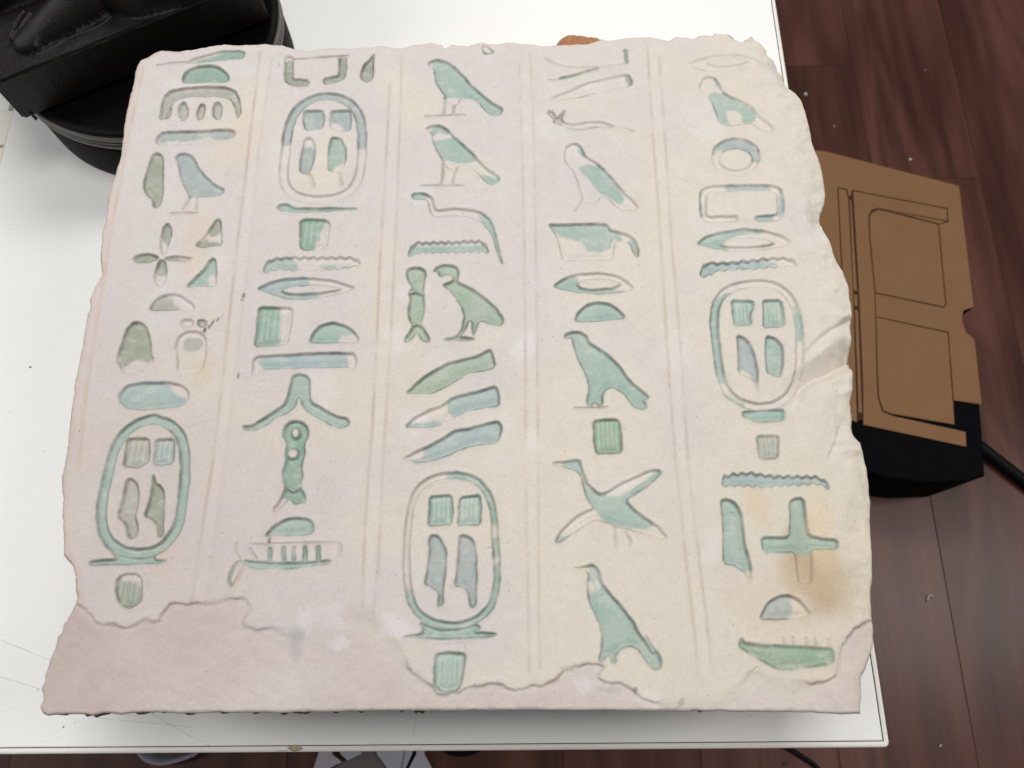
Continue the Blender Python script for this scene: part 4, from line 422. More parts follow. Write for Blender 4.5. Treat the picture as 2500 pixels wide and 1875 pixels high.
LEFT = '-259 -32 -260.9 -28.7 -259.7 -24.7 -261.7 -18.7 -260.5 -15.3 -260.9 -12 -260 -5.2 -258.8 -0.3 -258.3 4.5 -258.3 8.3 -256.4 10.1 -255.9 15 -253.7 19.3 -250.4 29.3 -252.4 35.8 -254.6 43.2 -256.8 47.6 -263.2 53.5 -264.9 64.7 -268.3 77.9 -269.5 86.8 -273.1 98.6 -272.6 107.7 -273.1 119.8 -274.3 133.1 -274.9 143.7 -276.1 157.4 -276.1 170.4 -276.2 181.1 -276.6 193.5 -276.7 205 -276.3 213.4 -277.4 218.2 -276.9 222 -272.9 238.3 -275.5 247.2 -278 267.5 -277.5 279 -278 290.6 -278.2 300.4 -276.6 318.4 -275.5 330.7 -277 345.6 -277.8 363.4 -277.6 381.6 -277.2 396.1 -277.5 408.2 -275.8 414.3'
CREASE = [[(179.4, 148.7), (181.0, 155.2), (185.8, 159.7), (192.6, 164.3), (202.4, 167.6), (210.2, 172.6), (217.0, 176.0)], [(187.5, 179.8), (196.7, 189.6), (206.4, 196.5), (214.2, 200.8), (221.3, 205.6)], [(193.3, 111.8), (196.3, 116.9), (199.7, 122.3), (202.7, 130.2)], [(204.6, 307.8), (208.2, 295.9), (209.1, 283.0), (210.1, 279.6)]]
SMUDGE = [(-198.7, 196.2, 1.6, 0.9), (-196.0, 198.9, 1.2, 0.8), (-194.7, 200.5, 1.0, 0.6), (-193.7, 202.0, 1.2, 0.75), (-191.1, 203.8, 1.2, 0.8), (-188.9, 205.9, 1.2, 0.3), (-176.7, 221.3, 1.6, 0.7), (-177.1, 218.1, 1.4, 0.5), (-173.3, 165.2, 1.4, 0.6), (-142.8, 61.5, 1.5, 0.8), (68.3, -20.3, 1.8, 0.55), (93.7, -26.6, 2.0, 0.3)]

# ------------------------------------------------------------------ the carved slab
# outline and sign shapes in drawing units (UNIT) on the slab's own face
def pts(s):
    a = np.array([float(v) for v in s.split()]); return a.reshape(-1, 2)
def seg_dist(X, Y, P, closed):
    d2 = np.full(X.shape, 1e18); n = len(P)
    for i in range(n if closed else n - 1):
        ax, ay = P[i]; bx, by = P[(i + 1) % n]; dx, dy = bx - ax, by - ay; q = dx * dx + dy * dy + 1e-12
        t = np.clip(((X - ax) * dx + (Y - ay) * dy) / q, 0, 1)
        d2 = np.minimum(d2, (X - ax - t * dx) ** 2 + (Y - ay - t * dy) ** 2)
    return np.sqrt(d2)
def inside(X, Y, P):
    c = np.zeros(X.shape, bool); n = len(P)
    for i in range(n):
        ax, ay = P[i]; bx, by = P[(i + 1) % n]
        if ay == by: continue
        c ^= ((ay > Y) != (by > Y)) & (X < (bx - ax) * (Y - ay) / (by - ay) + ax)
    return c
def ease(P, cut=1.5):
    Q = []; n = len(P)
    for i in range(n):
        a, b = P[i], P[(i + 1) % n]; t = min(.25, cut / (np.hypot(*(b - a)) + 1e-9)); Q += [a + (b - a) * t, b - (b - a) * t]
    return np.array(Q)
def sdf(X, Y, shapes):
    r = np.full(X.shape, 1e9)
    for k, s, w in shapes:
        P = pts(s)
        if k == 'p':
            P = ease(P); d = seg_dist(X, Y, P, True); d = np.where(inside(X, Y, P), -d, d)
        else:
            P = np.array(smooth_poly(P, 2, False)); d = seg_dist(X, Y, P, False) - w / 2
        r = np.minimum(r, d)
    return r
def vnoise(X, Y, sc, seed):
    R = np.random.RandomState(seed).rand(256, 256); x = X / sc + 1000.3; y = Y / sc + 1000.7
    i = np.floor(x).astype(int); j = np.floor(y).astype(int); fx = x - i; fy = y - j; fx = fx * fx * (3 - 2 * fx); fy = fy * fy * (3 - 2 * fy)
    g = lambda a, b: R[a % 256, b % 256]
    return (g(i, j) * (1 - fx) + g(i + 1, j) * fx) * (1 - fy) + (g(i, j + 1) * (1 - fx) + g(i + 1, j + 1) * fx) * fy
def fbm(X, Y, sc, seed, o=3):
    r = 0; a = 1; t = 0
    for k in range(o): r = r + a * vnoise(X, Y, sc / 2 ** k, seed + 17 * k); t += a; a *= .55
    return r / t
def sstep(a, b, x):
    t = np.clip((x - a) / (b - a), 0, 1); return t * t * (3 - 2 * t)
NX, NY = 840, 850
def edge_curve(s, axis, a, b, n, jag, seed):
    P = pts(s); P[0] = a; P[-1] = b
    d = np.diff(P, axis=0); t = np.r_[0, np.cumsum(np.abs(d[:, axis]) + .15 * np.hypot(d[:, 0], d[:, 1]))]; t /= t[-1]
    u = np.linspace(0, 1, n); Q = np.c_[np.interp(u, t, P[:, 0]), np.interp(u, t, P[:, 1])]
    w = np.arange(n) * .55
    nz = (fbm(w, w * 0, 2.6, seed, 3) - .5) * 2 * jag + (fbm(w, w * 0 + 9, 7, seed + 5, 2) - .5) * 2 * jag
    nz *= np.minimum(1, np.minimum(np.arange(n), np.arange(n)[::-1]) / 6)
    Q[:, 1 - axis] += nz
    return Q
cTL, cTR, cBR, cBL = pts(LEFT)[-1], pts(RIGHT)[0], pts(RIGHT)[-1], pts(BOTTOM)[0]
cT = edge_curve(TOP, 0, cTL, cTR, NX, .35, 3); cB = edge_curve(BOTTOM, 0, cBL, cBR, NX, .22, 9)
cL = edge_curve(LEFT, 1, cBL, cTL, NY, .40, 21); cR = edge_curve(' '.join('%g %g' % tuple(q) for q in pts(RIGHT)[::-1]), 1, cBR, cTR, NY, .30, 33)
u = np.linspace(0, 1, NX)[:, None]; v = np.linspace(0, 1, NY)[None, :]
X = np.zeros((NX, NY)); Y = np.zeros((NX, NY))
for A, c in ((X, 0), (Y, 1)):
    A[:] = (1 - v) * cB[:, c][:, None] + v * cT[:, c][:, None] + (1 - u) * cL[:, c][None, :] + u * cR[:, c][None, :] \
        - ((1 - u) * (1 - v) * cBL[c] + u * (1 - v) * cBR[c] + (1 - u) * v * cTL[c] + u * v * cTR[c])
# --- ground colour: pink and cream limestone
def C(r, g, b): return np.array(lin(r, g, b)) * .965
pink, cream, pale = C(207, 200, 197), C(212, 205, 193), C(217, 213, 209)
k = sstep(.30, .70, fbm(X, Y, 60, 41, 4) + X / 1000 * .8 - (Y - 200) / 1000 * .5)[..., None]
col = pink * (1 - k) + cream * k
k = (sstep(.58, .85, fbm(X, Y, 38, 53, 4)) * .5)[..., None]; col = col * (1 - k) + pale * k
k = (sstep(60, -260, X) * sstep(330, 40, Y) * (.35 + .5 * fbm(X, Y, 50, 57, 3)))[..., None]; col = col * (1 - k) + C(193, 180, 178) * k  # soft shade over the lower left, painted into the stone colour as mauve
k = (sstep(20, 200, X) * sstep(260, 20, Y) * (.3 + .6 * fbm(X, Y, 44, 59, 3)))[..., None]; col = col * (1 - k) + C(209, 199, 182) * k
col *= (1 + (fbm(X, Y, 6, 71, 3) - .5) * .07 + (fbm(X, Y, 1.6, 72, 2) - .5) * .05)[..., None]
H = (fbm(X, Y, 55, 5, 3) - .5) * 1.0 + (fbm(X, Y, 9, 6, 3) - .5) * .22
def blend(mask, c):
    global col
    m = np.clip(mask, 0, 1)[..., None]; col = col * (1 - m) + np.asarray(c) * m
def spot(x, y, rx, ry, c, a, nz=.5):
    d = np.hypot((X - x) / rx, (Y - y) / ry) + (fbm(X, Y, max(rx, ry) * .7, int(abs(x * 7 + y)) % 900, 3) - .5) * nz * 2
    blend(a * sstep(1.1, .35, d), c)
for x, y, r, a in ((8, 181, 11, .75), (13, 123, 8, .5), (-66, 225, 12, .45), (-74, 190, 10, .5), (118, 57, 9, .4), (104, 180, 14, .3), (-64, 300, 10, .4), (150, 250, 16, .3), (-118, 160, 14, .35), (-60, 130, 9, .4)): spot(x, y, r, r * 1.3, C(226, 222, 226), a * .6, .8)
# tan stain low on the right with its drips
spot(176, 40, 24, 30, C(180, 157, 124), .80, .5); spot(168, 62, 10, 20, C(180, 160, 128), .6, .5); spot(150, 30, 30, 26, C(208, 190, 168), .35, .6); spot(148, 82, 10, 16, C(212, 190, 158), .5); spot(182, 62, 12, 34, C(216, 196, 160), .45)
spot(-205, 55, 14, 16, C(206, 188, 166), .4); spot(-212, 262, 14, 40, C(208, 192, 168), .4); spot(-196, 170, 12, 14, C(204, 186, 158), .45); spot(-195, 340, 22, 30, C(216, 200, 178), .4)
# --- right-hand broken bevel, spalls
iu = np.arange(NX)[:, None] + 0 * Y.astype(int); iv = np.arange(NY)[None, :] + 0 * iu
near = (iu > NX - 110)
dR = np.full(X.shape, 99.0); dR[near] = seg_dist(X[near], Y[near], cR[::5], False)
bw = 7 + 10 * fbm(Y * 0, Y, 45, 91, 2) + 3 * sstep(300, 200, Y)
bw = bw * (.35 + .65 * sstep(-10, 40, Y))
tb = np.clip(1 - dR / bw, 0, 1)
H -= 3.6 * tb ** 1.6 * (.55 + .9 * fbm(X, Y, 22, 93, 3)) * (.4 + .6 * sstep(-10, 60, Y))
rough = sstep(34, 4, dR) * sstep(-20, 60, Y)
vor = np.abs(fbm(X, Y, 26, 95, 3) - .5) * 2
H -= rough * (vor * 3.6 - .5) + rough * (np.abs(fbm(X, Y, 11, 97, 3) - .5) * 2.4 - .3)
def valley(P, d0, d1, wb, wf):
    """broken crease: P from inner end to the rim; wb = width on the far side, wf = on the near side"""
    global H
    P = np.array(smooth_poly(P, 2, False)); near = (X > P[:, 0].min() - 25) & (Y > P[:, 1].min() - 25) & (Y < P[:, 1].max() + 25)
    x, y = X[near], Y[near]; best = np.full(x.shape, 1e9); sg = np.zeros(x.shape); tt = np.zeros(x.shape); n = len(P)
    for i in range(n - 1):
        ax, ay = P[i]; dx, dy = P[i + 1] - P[i]; q = dx * dx + dy * dy + 1e-9; t = np.clip(((x - ax) * dx + (y - ay) * dy) / q, 0, 1)
        d = np.hypot(x - ax - t * dx, y - ay - t * dy); m = d < best; best[m] = d[m]; sg[m] = np.sign(dx * (y - ay) - dy * (x - ax))[m]; tt[m] = ((i + t) / (n - 1))[m]
    w = np.where(sg > 0, wb, wf) * (.6 + .4 * tt) * (.8 + .4 * fbm(x, y, 12, 7, 2)); k = np.clip(1 - best / w, 0, 1)
    H[near] -= (d0 + (d1 - d0) * tt) * k ** 1.25
valley(CREASE[0], 2.6, 11, 17, 6)
valley(CREASE[1], .5, 3.2, 3, 10)
valley(CREASE[2], .8, 1.8, 2.5, 7)
valley(CREASE[3], .6, 5.5, 5, 9)
# --- all-round edge: rounded arris and small chips
border = (iu < 30) | (iu > NX - 31) | (iv < 30) | (iv > NY - 31)
OUT = np.r_[cB[:-1:3], cR[:-1:3], cT[::-1][:-1:3], cL[::-1][:-1:3]]
dE = np.full(X.shape, 99.0); dE[border] = seg_dist(X[border], Y[border], OUT, True)
ch = fbm(X, Y, 9, 111, 3)
H -= 1.5 * np.clip(1 - dE / (1.6 + 3.0 * np.clip(ch - .45, 0, 1)), 0, 1) ** 2
topd = np.where(iv > NY - 60, dE, 99)
H -= sstep(9, 0, topd) * (fbm(X, Y, 11, 117, 3)) * 2.2
blend(sstep(6, 0, topd) * fbm(X, Y, 10, 118, 2) * .7, C(205, 190, 184))
leftd = np.where(iu < 60, dE, 99)
blend(sstep(5.5, .3, leftd) * (.35 + .5 * fbm(X, Y, 8, 119, 2)), C(196, 176, 160))
blend(sstep(1.3, 0, dE) * .55, C(150, 126, 112))
# left margin line
d = seg_dist(X, Y, pts(LMARGIN), False); H -= .5 * np.exp(-(d / 1.0) ** 2); blend(.40 * np.exp(-(d / 1.3) ** 2) * fbm(X, Y, 14, 120, 2) * 1.6, C(196, 170, 138))
# --- raised bands with their two incised lines between the columns
BID = np.zeros(X.shape, int)
for bi, (a, b) in enumerate(BANDS):
    A, B = pts(a), pts(b); P = np.r_[A, B[::-1]]; m = (np.abs(X - P[:, 0].mean()) < 45) & (Y > P[:, 1].min() - 4)
    x, y = X[m], Y[m]; da = seg_dist(x, y, A, False); db = seg_dist(x, y, B, False); ins = inside(x, y, P)
    wob = fbm(x, y, 16, 130 + bi, 3)
    h = .06 * np.where(ins, 1, 0) * sstep(0, 2.2, np.minimum(da, db)) - .20 * np.exp(-(da / 1.0) ** 2) * (.3 + wob) - .18 * np.exp(-(db / 1.2) ** 2) * (.2 + wob)
    H[m] += h
    for dd, amt, c in ((da, (.65, .6, .5, .48)[bi], C(178, 160, 138)), (db, (.25, .55, .55, .55)[bi], C(184, 168, 150))):
        k = np.zeros(X.shape); k[m] = amt * np.exp(-(dd / 1.0) ** 2) * np.clip(wob * 2.0 - .35, 0, 1); blend(k, c)
    k = np.zeros(X.shape); k[m] = np.where(ins, .08, 0) * sstep(.5, 2, np.minimum(da, db)); blend(k, C(228, 220, 216))
    q = BID[m]; q[ins | (np.minimum(da, db) < 1.5)] = bi + 1; BID[m] = q
# --- broken lower edge: the face has flaked away below this line
FP = pts(FRACT); FR = np.r_[FP, [[260, FP[-1, 1]]], [[260, -80]], [[-320, -80]], [[-320, FP[0, 1]]]]
low = Y < FP[:, 1].max() + 12
dF = np.full(X.shape, 99.0); x, y = X[low], Y[low]; d = seg_dist(x, y, np.array(smooth_poly(FP, 1, False)), False); dF[low] = np.where(inside(x, y, FR), -d, d)
dF += (fbm(X, Y, 9, 140, 3) - .5) * 4.5
sharp = fbm(X, Y, 26, 139, 2) + .03 * sstep(60, 0, X)
wF = 1.2 + 5.5 * sstep(.62, .35, sharp)          # crisp in places, worn away in others
flk = sstep(.5, -1, dF / wF)
H -= flk * (.75 + .9 * fbm(X, Y, 34, 141, 2) + (fbm(X, Y, 14, 142, 3) - .5) * .8 + (fbm(X, Y, 4.5, 147, 3) - .5) * .45)
BID[dF < 0] = 0
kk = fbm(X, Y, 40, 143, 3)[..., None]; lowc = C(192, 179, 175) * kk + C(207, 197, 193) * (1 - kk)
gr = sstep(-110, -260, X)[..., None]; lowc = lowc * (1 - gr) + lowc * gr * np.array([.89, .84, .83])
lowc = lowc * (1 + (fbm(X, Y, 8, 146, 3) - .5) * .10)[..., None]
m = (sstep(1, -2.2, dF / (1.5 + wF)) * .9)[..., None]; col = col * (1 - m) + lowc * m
blend(np.exp(-((dF + .3) / 1.3) ** 2) * sstep(.42, .66, sharp) * np.clip(fbm(X, Y, 12, 144, 3) * 2.4 - .7, 0, 1) * .62, C(150, 130, 130))
for x, y, rx, ry, a in ((-112, 19, 15, 9, .5), (-60, 13, 16, 8, .6), (-98, 4, 9, 5, .45), (40, -17, 10, 6, .5), (75, -24, 12, 5, .4)): spot(x, y, rx, ry, C(222, 216, 222), a * .8, .8)
for x, y, rx, ry, a in ((-122, 4, 5, 12, .5), (55, -20, 7, 3, .45)): spot(x, y, rx, ry, C(168, 170, 172), a)
# --- the signs
PIG = dict(T=C(152, 176, 167), TG=C(131, 162, 148), B=C(157, 170, 169), O=C(146, 154, 138), GR=C(166, 166, 157), BL=C(154, 175, 174), LG=C(154, 174, 156), FG=C(134, 164, 143), PU=C(178, 168, 168))
GID = np.full(X.shape, -1); GD = np.full(X.shape, 1e9)
for gi, (nm, lb, cc, sub, dep, flute, edge, shapes, holes, paint) in enumerate(GLYPHS):
    P = np.vstack([pts(s) for _, s, _ in shapes]); pad = 9
    m = (X > P[:, 0].min() - pad) & (X < P[:, 0].max() + pad) & (Y > P[:, 1].min() - pad) & (Y < P[:, 1].max() + pad)
    i0, i1 = np.where(m.any(1))[0][[0, -1]]; j0, j1 = np.where(m.any(0))[0][[0, -1]]
    sl = (slice(i0, i1 + 1), slice(j0, j1 + 1)); x, y = X[sl], Y[sl]
    raw = sdf(x, y, shapes); s = raw.copy()
    for hh in holes: s = np.maximum(s, -sdf(x, y, [hh]))
    s = s + (fbm(x, y, 5, 200 + gi, 3) - .5) * .9
    x0, x1 = P[:, 0].min(), P[:, 0].max(); y0, y1 = P[:, 1].min(), P[:, 1].max()
    if flute < 0:
        ph = (x - x0) / (x1 - x0) * -flute; s = s + 1.5 * np.abs(ph % 1 * 2 - 1) - .35
    D = 1.75 * dep
    wall = sstep(.5, -1.5 / max(edge, .5), s)
    h = -D * wall * (1 - .45 * sstep(-1.2, -5.5, s)) + .12 * np.exp(-((s - .9) / 1.0) ** 2)
    ridge = 0
    if flute > 0:
        ph = (x - x0) / (x1 - x0) * flute + .12 * (fbm(x, y, 14, 300 + gi, 2) - .5); ridge = .5 + .5 * np.cos(2 * np.pi * ph)
        ridge = ridge * sstep(-.8, -1.8, s) * sstep(.05, .2, (y - y0) / (y1 - y0)) * sstep(1, .8, (y - y0) / (y1 - y0)); h = h + .75 * ridge
    H[sl] += h
    # pigment: worn at its rim, thin and thick in places
    ps = s if paint is None else np.maximum(sdf(x, y, paint), s - .2)
    ps = ps + (fbm(x, y, 3.2, 400 + gi, 3) - .5) * 2.2 + (fbm(x, y, 8, 420 + gi, 2) - .5) * 1.2
    thick = .88 + .35 * (fbm(x, y, 9, 500 + gi, 3) - .5) - .18 * sstep(.62, .82, fbm(x, y, 6, 550 + gi, 3))
    pm = sstep(1.2, -1.2, ps) * thick * .93
    pc = PIG[cc] * (1 + (fbm(x, y, 12, 600 + gi, 3) - .5)[..., None] * np.array([.26, .10, .16]))
    pc = pc * (1 + (fbm(x, y, 1.5, 650 + gi, 2) - .5) * .16)[..., None]
    hl = sstep(.60, .80, fbm(x * .6, y * 1.3, 5, 660 + gi, 3))[..., None] * .30; pc = pc * (1 - hl) + C(200, 206, 200) * hl
    if flute > 0: pc = pc * (1 - .16 * np.asarray(ridge)[..., None]) + C(190, 206, 194) * .26 * np.asarray(ridge)[..., None]
    full = np.zeros(X.shape); full[sl] = pm; mm_ = np.clip(full, 0, 1)[sl][..., None]
    col[sl] = col[sl] * (1 - mm_) + pc * mm_
    # a line of old dirt and darker paint drawn round the sign
    ln = np.exp(-((s + .2) / .85) ** 2) * np.clip(1.5 * fbm(x, y, 9, 700 + gi, 3) - .18, 0, 1) * min(1, .75 + .3 * dep) * (.95 if edge >= .7 else .6)
    dc = (PIG[cc] * .32 + C(122, 118, 108) * .30) * sstep(2.5, -1, ps)[..., None] + C(148, 136, 120) * sstep(-1, 2.5, ps)[..., None]
    ln = ln * (1 - .45 * sstep(-.5, 3, ps))
    ln = np.clip(ln, 0, 1)[..., None]; col[sl] = col[sl] * (1 - ln) + dc * ln
    q = GD[sl]; w = (s < .7) & (s < q); GI = GID[sl]; GI[w] = gi; q[w] = s[w]
# fine pits and a few hairline scratches in the bare stone
pit = fbm(X, Y, 2.2, 170, 2); H -= .10 * sstep(.76, .88, pit); blend(.13 * sstep(.74, .86, pit), C(176, 160, 146))
for q in range(26):
    x0, y0 = RS.uniform(-230, 170), RS.uniform(-20, 400); an = RS.uniform(-.5, .5) + (0 if q % 3 else 1.4); ln_ = RS.uniform(8, 34)
    P = np.array([(x0, y0), (x0 + ln_ * .5 * math.cos(an), y0 + ln_ * .5 * math.sin(an) + RS.uniform(-.8, .8)), (x0 + ln_ * math.cos(an), y0 + ln_ * math.sin(an))])
    m = (X > P[:, 0].min() - 2) & (X < P[:, 0].max() + 2) & (Y > P[:, 1].min() - 2) & (Y < P[:, 1].max() + 2)
    k = np.zeros(X.shape); k[m] = np.exp(-(seg_dist(X[m], Y[m], P, False) / .32) ** 2); H -= .12 * k; blend(.16 * k, C(172, 156, 146))
# black printed specks and the two smudges
for x, y, r, a in SMUDGE: spot(x, y, r, r * 1.5, C(92, 84, 82), a, .7)
ii = RS.randint(4, NX - 4, 150); jj = RS.randint(4, NY - 4, 150); col[ii, jj] *= RS.uniform(.12, .5, 150)[:, None]
blend(sstep(12, 0, dR) * .35 * fbm(X, Y, 16, 160, 2), C(214, 204, 176))
# --- meshes: the slab is the root, every sign and band a part cut out of the same surface
ZL = .0585                      # underside of the slab
ROOT = Vector((-.03, .165, ZL))
PX = np.stack([X * UNIT, Y * UNIT, HT + H * UNIT], -1) - np.array(ROOT)
def grid_obj(name, faces, parent, extraV=None, extraF=None, extraC=None):
    """faces: (n,4) indices into the slab grid; builds a compact mesh with its own tint"""
    used, inv = np.unique(faces, return_inverse=True); Q = inv.reshape(-1, 4)
    Vv = PX.reshape(-1, 3)[used]; Cc = col.reshape(-1, 3)[used]
    if extraV is not None:
        look = np.full(NX * NY, -1); look[used] = np.arange(len(used)); n0 = len(Vv)
        E = extraF.copy(); neg = E < 0; E[neg] = look[-E[neg] - 1]; E[~neg] += n0
        Vv = np.r_[Vv, extraV]; Cc = np.r_[Cc, extraC]; Q = np.r_[Q, E]
    me = bpy.data.meshes.new(name); me.vertices.add(len(Vv)); me.vertices.foreach_set('co', Vv.astype(np.float32).ravel())
    me.loops.add(Q.size); me.loops.foreach_set('vertex_index', Q.astype(np.int32).ravel())
    me.polygons.add(len(Q)); me.polygons.foreach_set('loop_start', np.arange(0, Q.size, 4, dtype=np.int32)); me.polygons.foreach_set('loop_total', np.full(len(Q), 4, np.int32))
    me.polygons.foreach_set('use_smooth', np.ones(len(Q), bool)); me.update(calc_edges=True); me.validate()
    at = me.attributes.new('tint', 'FLOAT_COLOR', 'POINT'); at.data.foreach_set('color', np.c_[np.clip(Cc, 0, 1), np.ones(len(Cc))].astype(np.float32).ravel())
    me.materials.append(M_stone)
    o = bpy.data.objects.new(name, me); COL.objects.link(o)
    if parent: o.parent = parent
    return o
idx = np.arange(NX * NY).reshape(NX, NY)
Fq = np.stack([idx[:-1, :-1], idx[1:, :-1], idx[1:, 1:], idx[:-1, 1:]], -1).reshape(-1, 4)
gid = GID[:-1, :-1].reshape(-1); bid = BID[:-1, :-1].reshape(-1)
# side walls and underside
ring = np.r_[idx[:-1, 0], idx[-1, :-1], idx[1:, -1][::-1], idx[0, 1:][::-1]]
rp = PX.reshape(-1, 3)[ring]; rc = col.reshape(-1, 3)[ring]; nr = len(ring); cen = rp.mean(0)
nx_ = np.roll(rp, -3, 0)[:, :2] - np.roll(rp, 3, 0)[:, :2]; nrm = np.c_[nx_[:, 1], -nx_[:, 0]]; nrm /= np.linalg.norm(nrm, axis=1)[:, None] + 1e-9
lv = [0.94, .86, .74, .6, .45, .3, .15, .0]; eV = []; eC = []
arc = np.arange(nr) * .55
for li, f in enumerate(lv):
    off = -.0002 - .0016 * (1 - f) + (fbm(arc, arc * 0 + li * 3.1, 5, 800, 3) - .5) * .0022
    if 0 < li < 4: off = off + np.clip(fbm(arc, arc * 0 + 40, 3.2, 820, 3) - .56, 0, 1) * .0085 * (rp[:, 0] < .165) * (nrm[:, 1] < .3)
    zz = (rp[:, 2]) * f + .0002
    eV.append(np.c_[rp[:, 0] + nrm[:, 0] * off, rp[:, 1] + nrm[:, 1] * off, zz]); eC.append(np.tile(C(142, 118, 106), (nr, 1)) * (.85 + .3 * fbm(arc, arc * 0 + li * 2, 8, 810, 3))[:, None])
eV.append(np.c_[rp[:, 0] * .6 + cen[0] * .4, rp[:, 1] * .6 + cen[1] * .4, np.full(nr, .0002)]); eC.append(eC[-1])
eV.append(np.c_[np.full(nr, cen[0]), np.full(nr, cen[1]), np.full(nr, .0002)]); eC.append(eC[-1])
a = np.arange(nr); b = (a + 1) % nr
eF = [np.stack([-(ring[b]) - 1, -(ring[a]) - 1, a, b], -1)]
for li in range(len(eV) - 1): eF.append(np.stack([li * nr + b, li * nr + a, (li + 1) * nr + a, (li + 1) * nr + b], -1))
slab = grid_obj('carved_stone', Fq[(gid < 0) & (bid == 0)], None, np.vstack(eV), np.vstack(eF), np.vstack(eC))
slab.location = ROOT
tag(slab, 'broken cream limestone slab carved with five columns of green-painted signs', 'carved stone', kind='thing')
last = None
for gi, g in enumerate(GLYPHS):
    f = Fq[gid == gi]
    if not len(f): continue
    o = grid_obj(g[0], f, last if g[3] else slab)
    if g[1]: o['label'] = g[1]
    if not g[3]: last = o
for bi in range(len(BANDS)):
    grid_obj('column_band', Fq[(gid < 0) & (bid == bi + 1)], slab)

# ------------------------------------------------------------------ black turntable and the statue on it
TC = (-.2715, .4352)
tt = empty('turntable', (TC[0], TC[1], 0)); tag(tt, 'round black turntable with grey rim stripes under the statue', 'turntable')
V, Fs = lathe([(.0965, .0004), (.0990, .001), (.0992, .006), (.0992, .034), (.0985, .0352), (.0975, .036), (.0975, .0375)], 128); mesh('base', V, Fs, M_black, tt, True)
V, Fs = lathe([(.0975, .0377), (.0994, .0382), (.0999, .0395), (.0999, .0530), (.0996, .0543), (.0985, .0550), (.0965, .0552), (.094, .0547), (.0935, .0540)], 128); mesh('disc', V, Fs, M_black, tt, True)
for z0, z1 in ((.0390, .0424), (.0436, .0456), (.0468, .0518)):
    V, Fs = lathe([(.09985, z0), (.1004, z0 + .0003), (.1004, z1 - .0003), (.09985, z1)], 128, False); mesh('rim_stripe', V, Fs, M_band, tt, True)
st_ = empty('statue', (-.337, .347, .0553), math.atan2(.089, .162)); tag(st_, 'black statue plinth with a sculpted paw on top, standing on the turntable', 'statue')
PLN, PDP, PHT = .184, .15, .036
bm = bmesh.new(); box(bm, 0, PLN, 0, PDP, .0004, PHT)
bmesh.ops.bevel(bm, geom=list(bm.edges), offset=.0016, segments=3, affect='EDGES')
bmesh.ops.subdivide_edges(bm, edges=[e for e in bm.edges if e.calc_length() > .05], cuts=40, use_grid_fill=True)
for vv in bm.verts:
    vv.co += Vector((random.uniform(-1, 1), random.uniform(-1, 1), random.uniform(-1, 1))) * .00012
bmobj('plinth', bm, M_print, st_, False)
# the lying figure: a height field of rounded limbs over the plinth (its own coordinates: u along the front edge, w into the plinth)
n1, n2 = 300, 200
U, Wd = np.meshgrid(np.linspace(-.0, PLN, n1), np.linspace(.001, PDP, n2), indexing='ij')
def limb(P, zs):
    h = np.zeros(U.shape)
    P = np.array(P, float); n = 60
    t = np.linspace(0, len(P) - 1, n)
    for i in range(n):
        a = [np.interp(t[i], np.arange(len(P)), P[:, c]) for c in range(4)]
        q = 1 - ((U - a[0]) ** 2 + (Wd - a[1]) ** 2) / a[2] ** 2
        h = np.maximum(h, a[3] * np.sqrt(np.clip(q, 0, None)))
    return h
# (u, w, radius, height)
foot = limb([(.031, .0205, .0095, .0075), (.045, .0245, .0120, .0120), (.060, .0275, .0140, .0170), (.078, .0330, .0165, .0240), (.092, .0460, .0200, .0320)], 0)
toes = np.zeros(U.shape)
for k in range(5):
    f = k / 4; u0, w0 = .0235 + .0125 * f, .0268 - .0140 * f
    toes = np.maximum(toes, limb([(u0, w0, .0026, .0050), (u0 + .0075, w0 + .0050, .0027, .0092), (u0 + .0150, w0 + .0085, .0026, .0115)], 0))
haunch = limb([(.118, .046, .0420, .050), (.140, .047, .0460, .058), (.165, .055, .050, .065)], 0)
far = limb([(.020, .085, .030, .040), (.060, .090, .036, .050), (.105, .095, .045, .060)], 0)
Hf = np.maximum.reduce([foot, toes, haunch, far])
rdg = np.array([(.034, .0100), (.0403, .0104), (.0464, .0112), (.0537, .0128), (.061, .0131), (.0702, .0129), (.0767, .0130), (.0825, .0151), (.0893, .0190), (.0935, .0140), (.0996, .0078), (.1082, .0046), (.1217, .0026), (.135, .0018)])
tq = np.linspace(0, len(rdg) - 1, 90); dr = np.full(U.shape, 9.0)
for q in tq:
    a_, b_ = (np.interp(q, np.arange(len(rdg)), rdg[:, c]) for c in (0, 1)); dr = np.minimum(dr, np.hypot(U - a_, Wd - b_))
Hf = Hf + .0011 * np.exp(-(dr / .0011) ** 2) - .0006 * (Hf == 0)
Hf += (np.random.RandomState(2).rand(*Hf.shape) - .5) * .00025
idx2 = np.arange(n1 * n2).reshape(n1, n2)
V = np.stack([U, Wd, PHT + Hf + .0003], -1).reshape(-1, 3)
Fs = np.stack([idx2[:-1, :-1], idx2[1:, :-1], idx2[1:, 1:], idx2[:-1, 1:]], -1).reshape(-1, 4)
mesh('figure', V, Fs, M_print, st_, True)
V, Fs = tube([(.0065, -.0002, .0045), (.0065, .001, -.003)], .0012, 8); mesh('burr', V, Fs, M_print, st_)

# a second turntable carries the slab (all of it lies under the slab)
t2 = empty('turntable', (-.03, .16, 0)); tag(t2, 'black turntable hidden beneath the carved slab and carrying it', 'turntable')
for ch in list(tt.children):
    c2 = ch.copy(); COL.objects.link(c2); c2.parent = t2
t2.scale = (1, 1, 1.05)

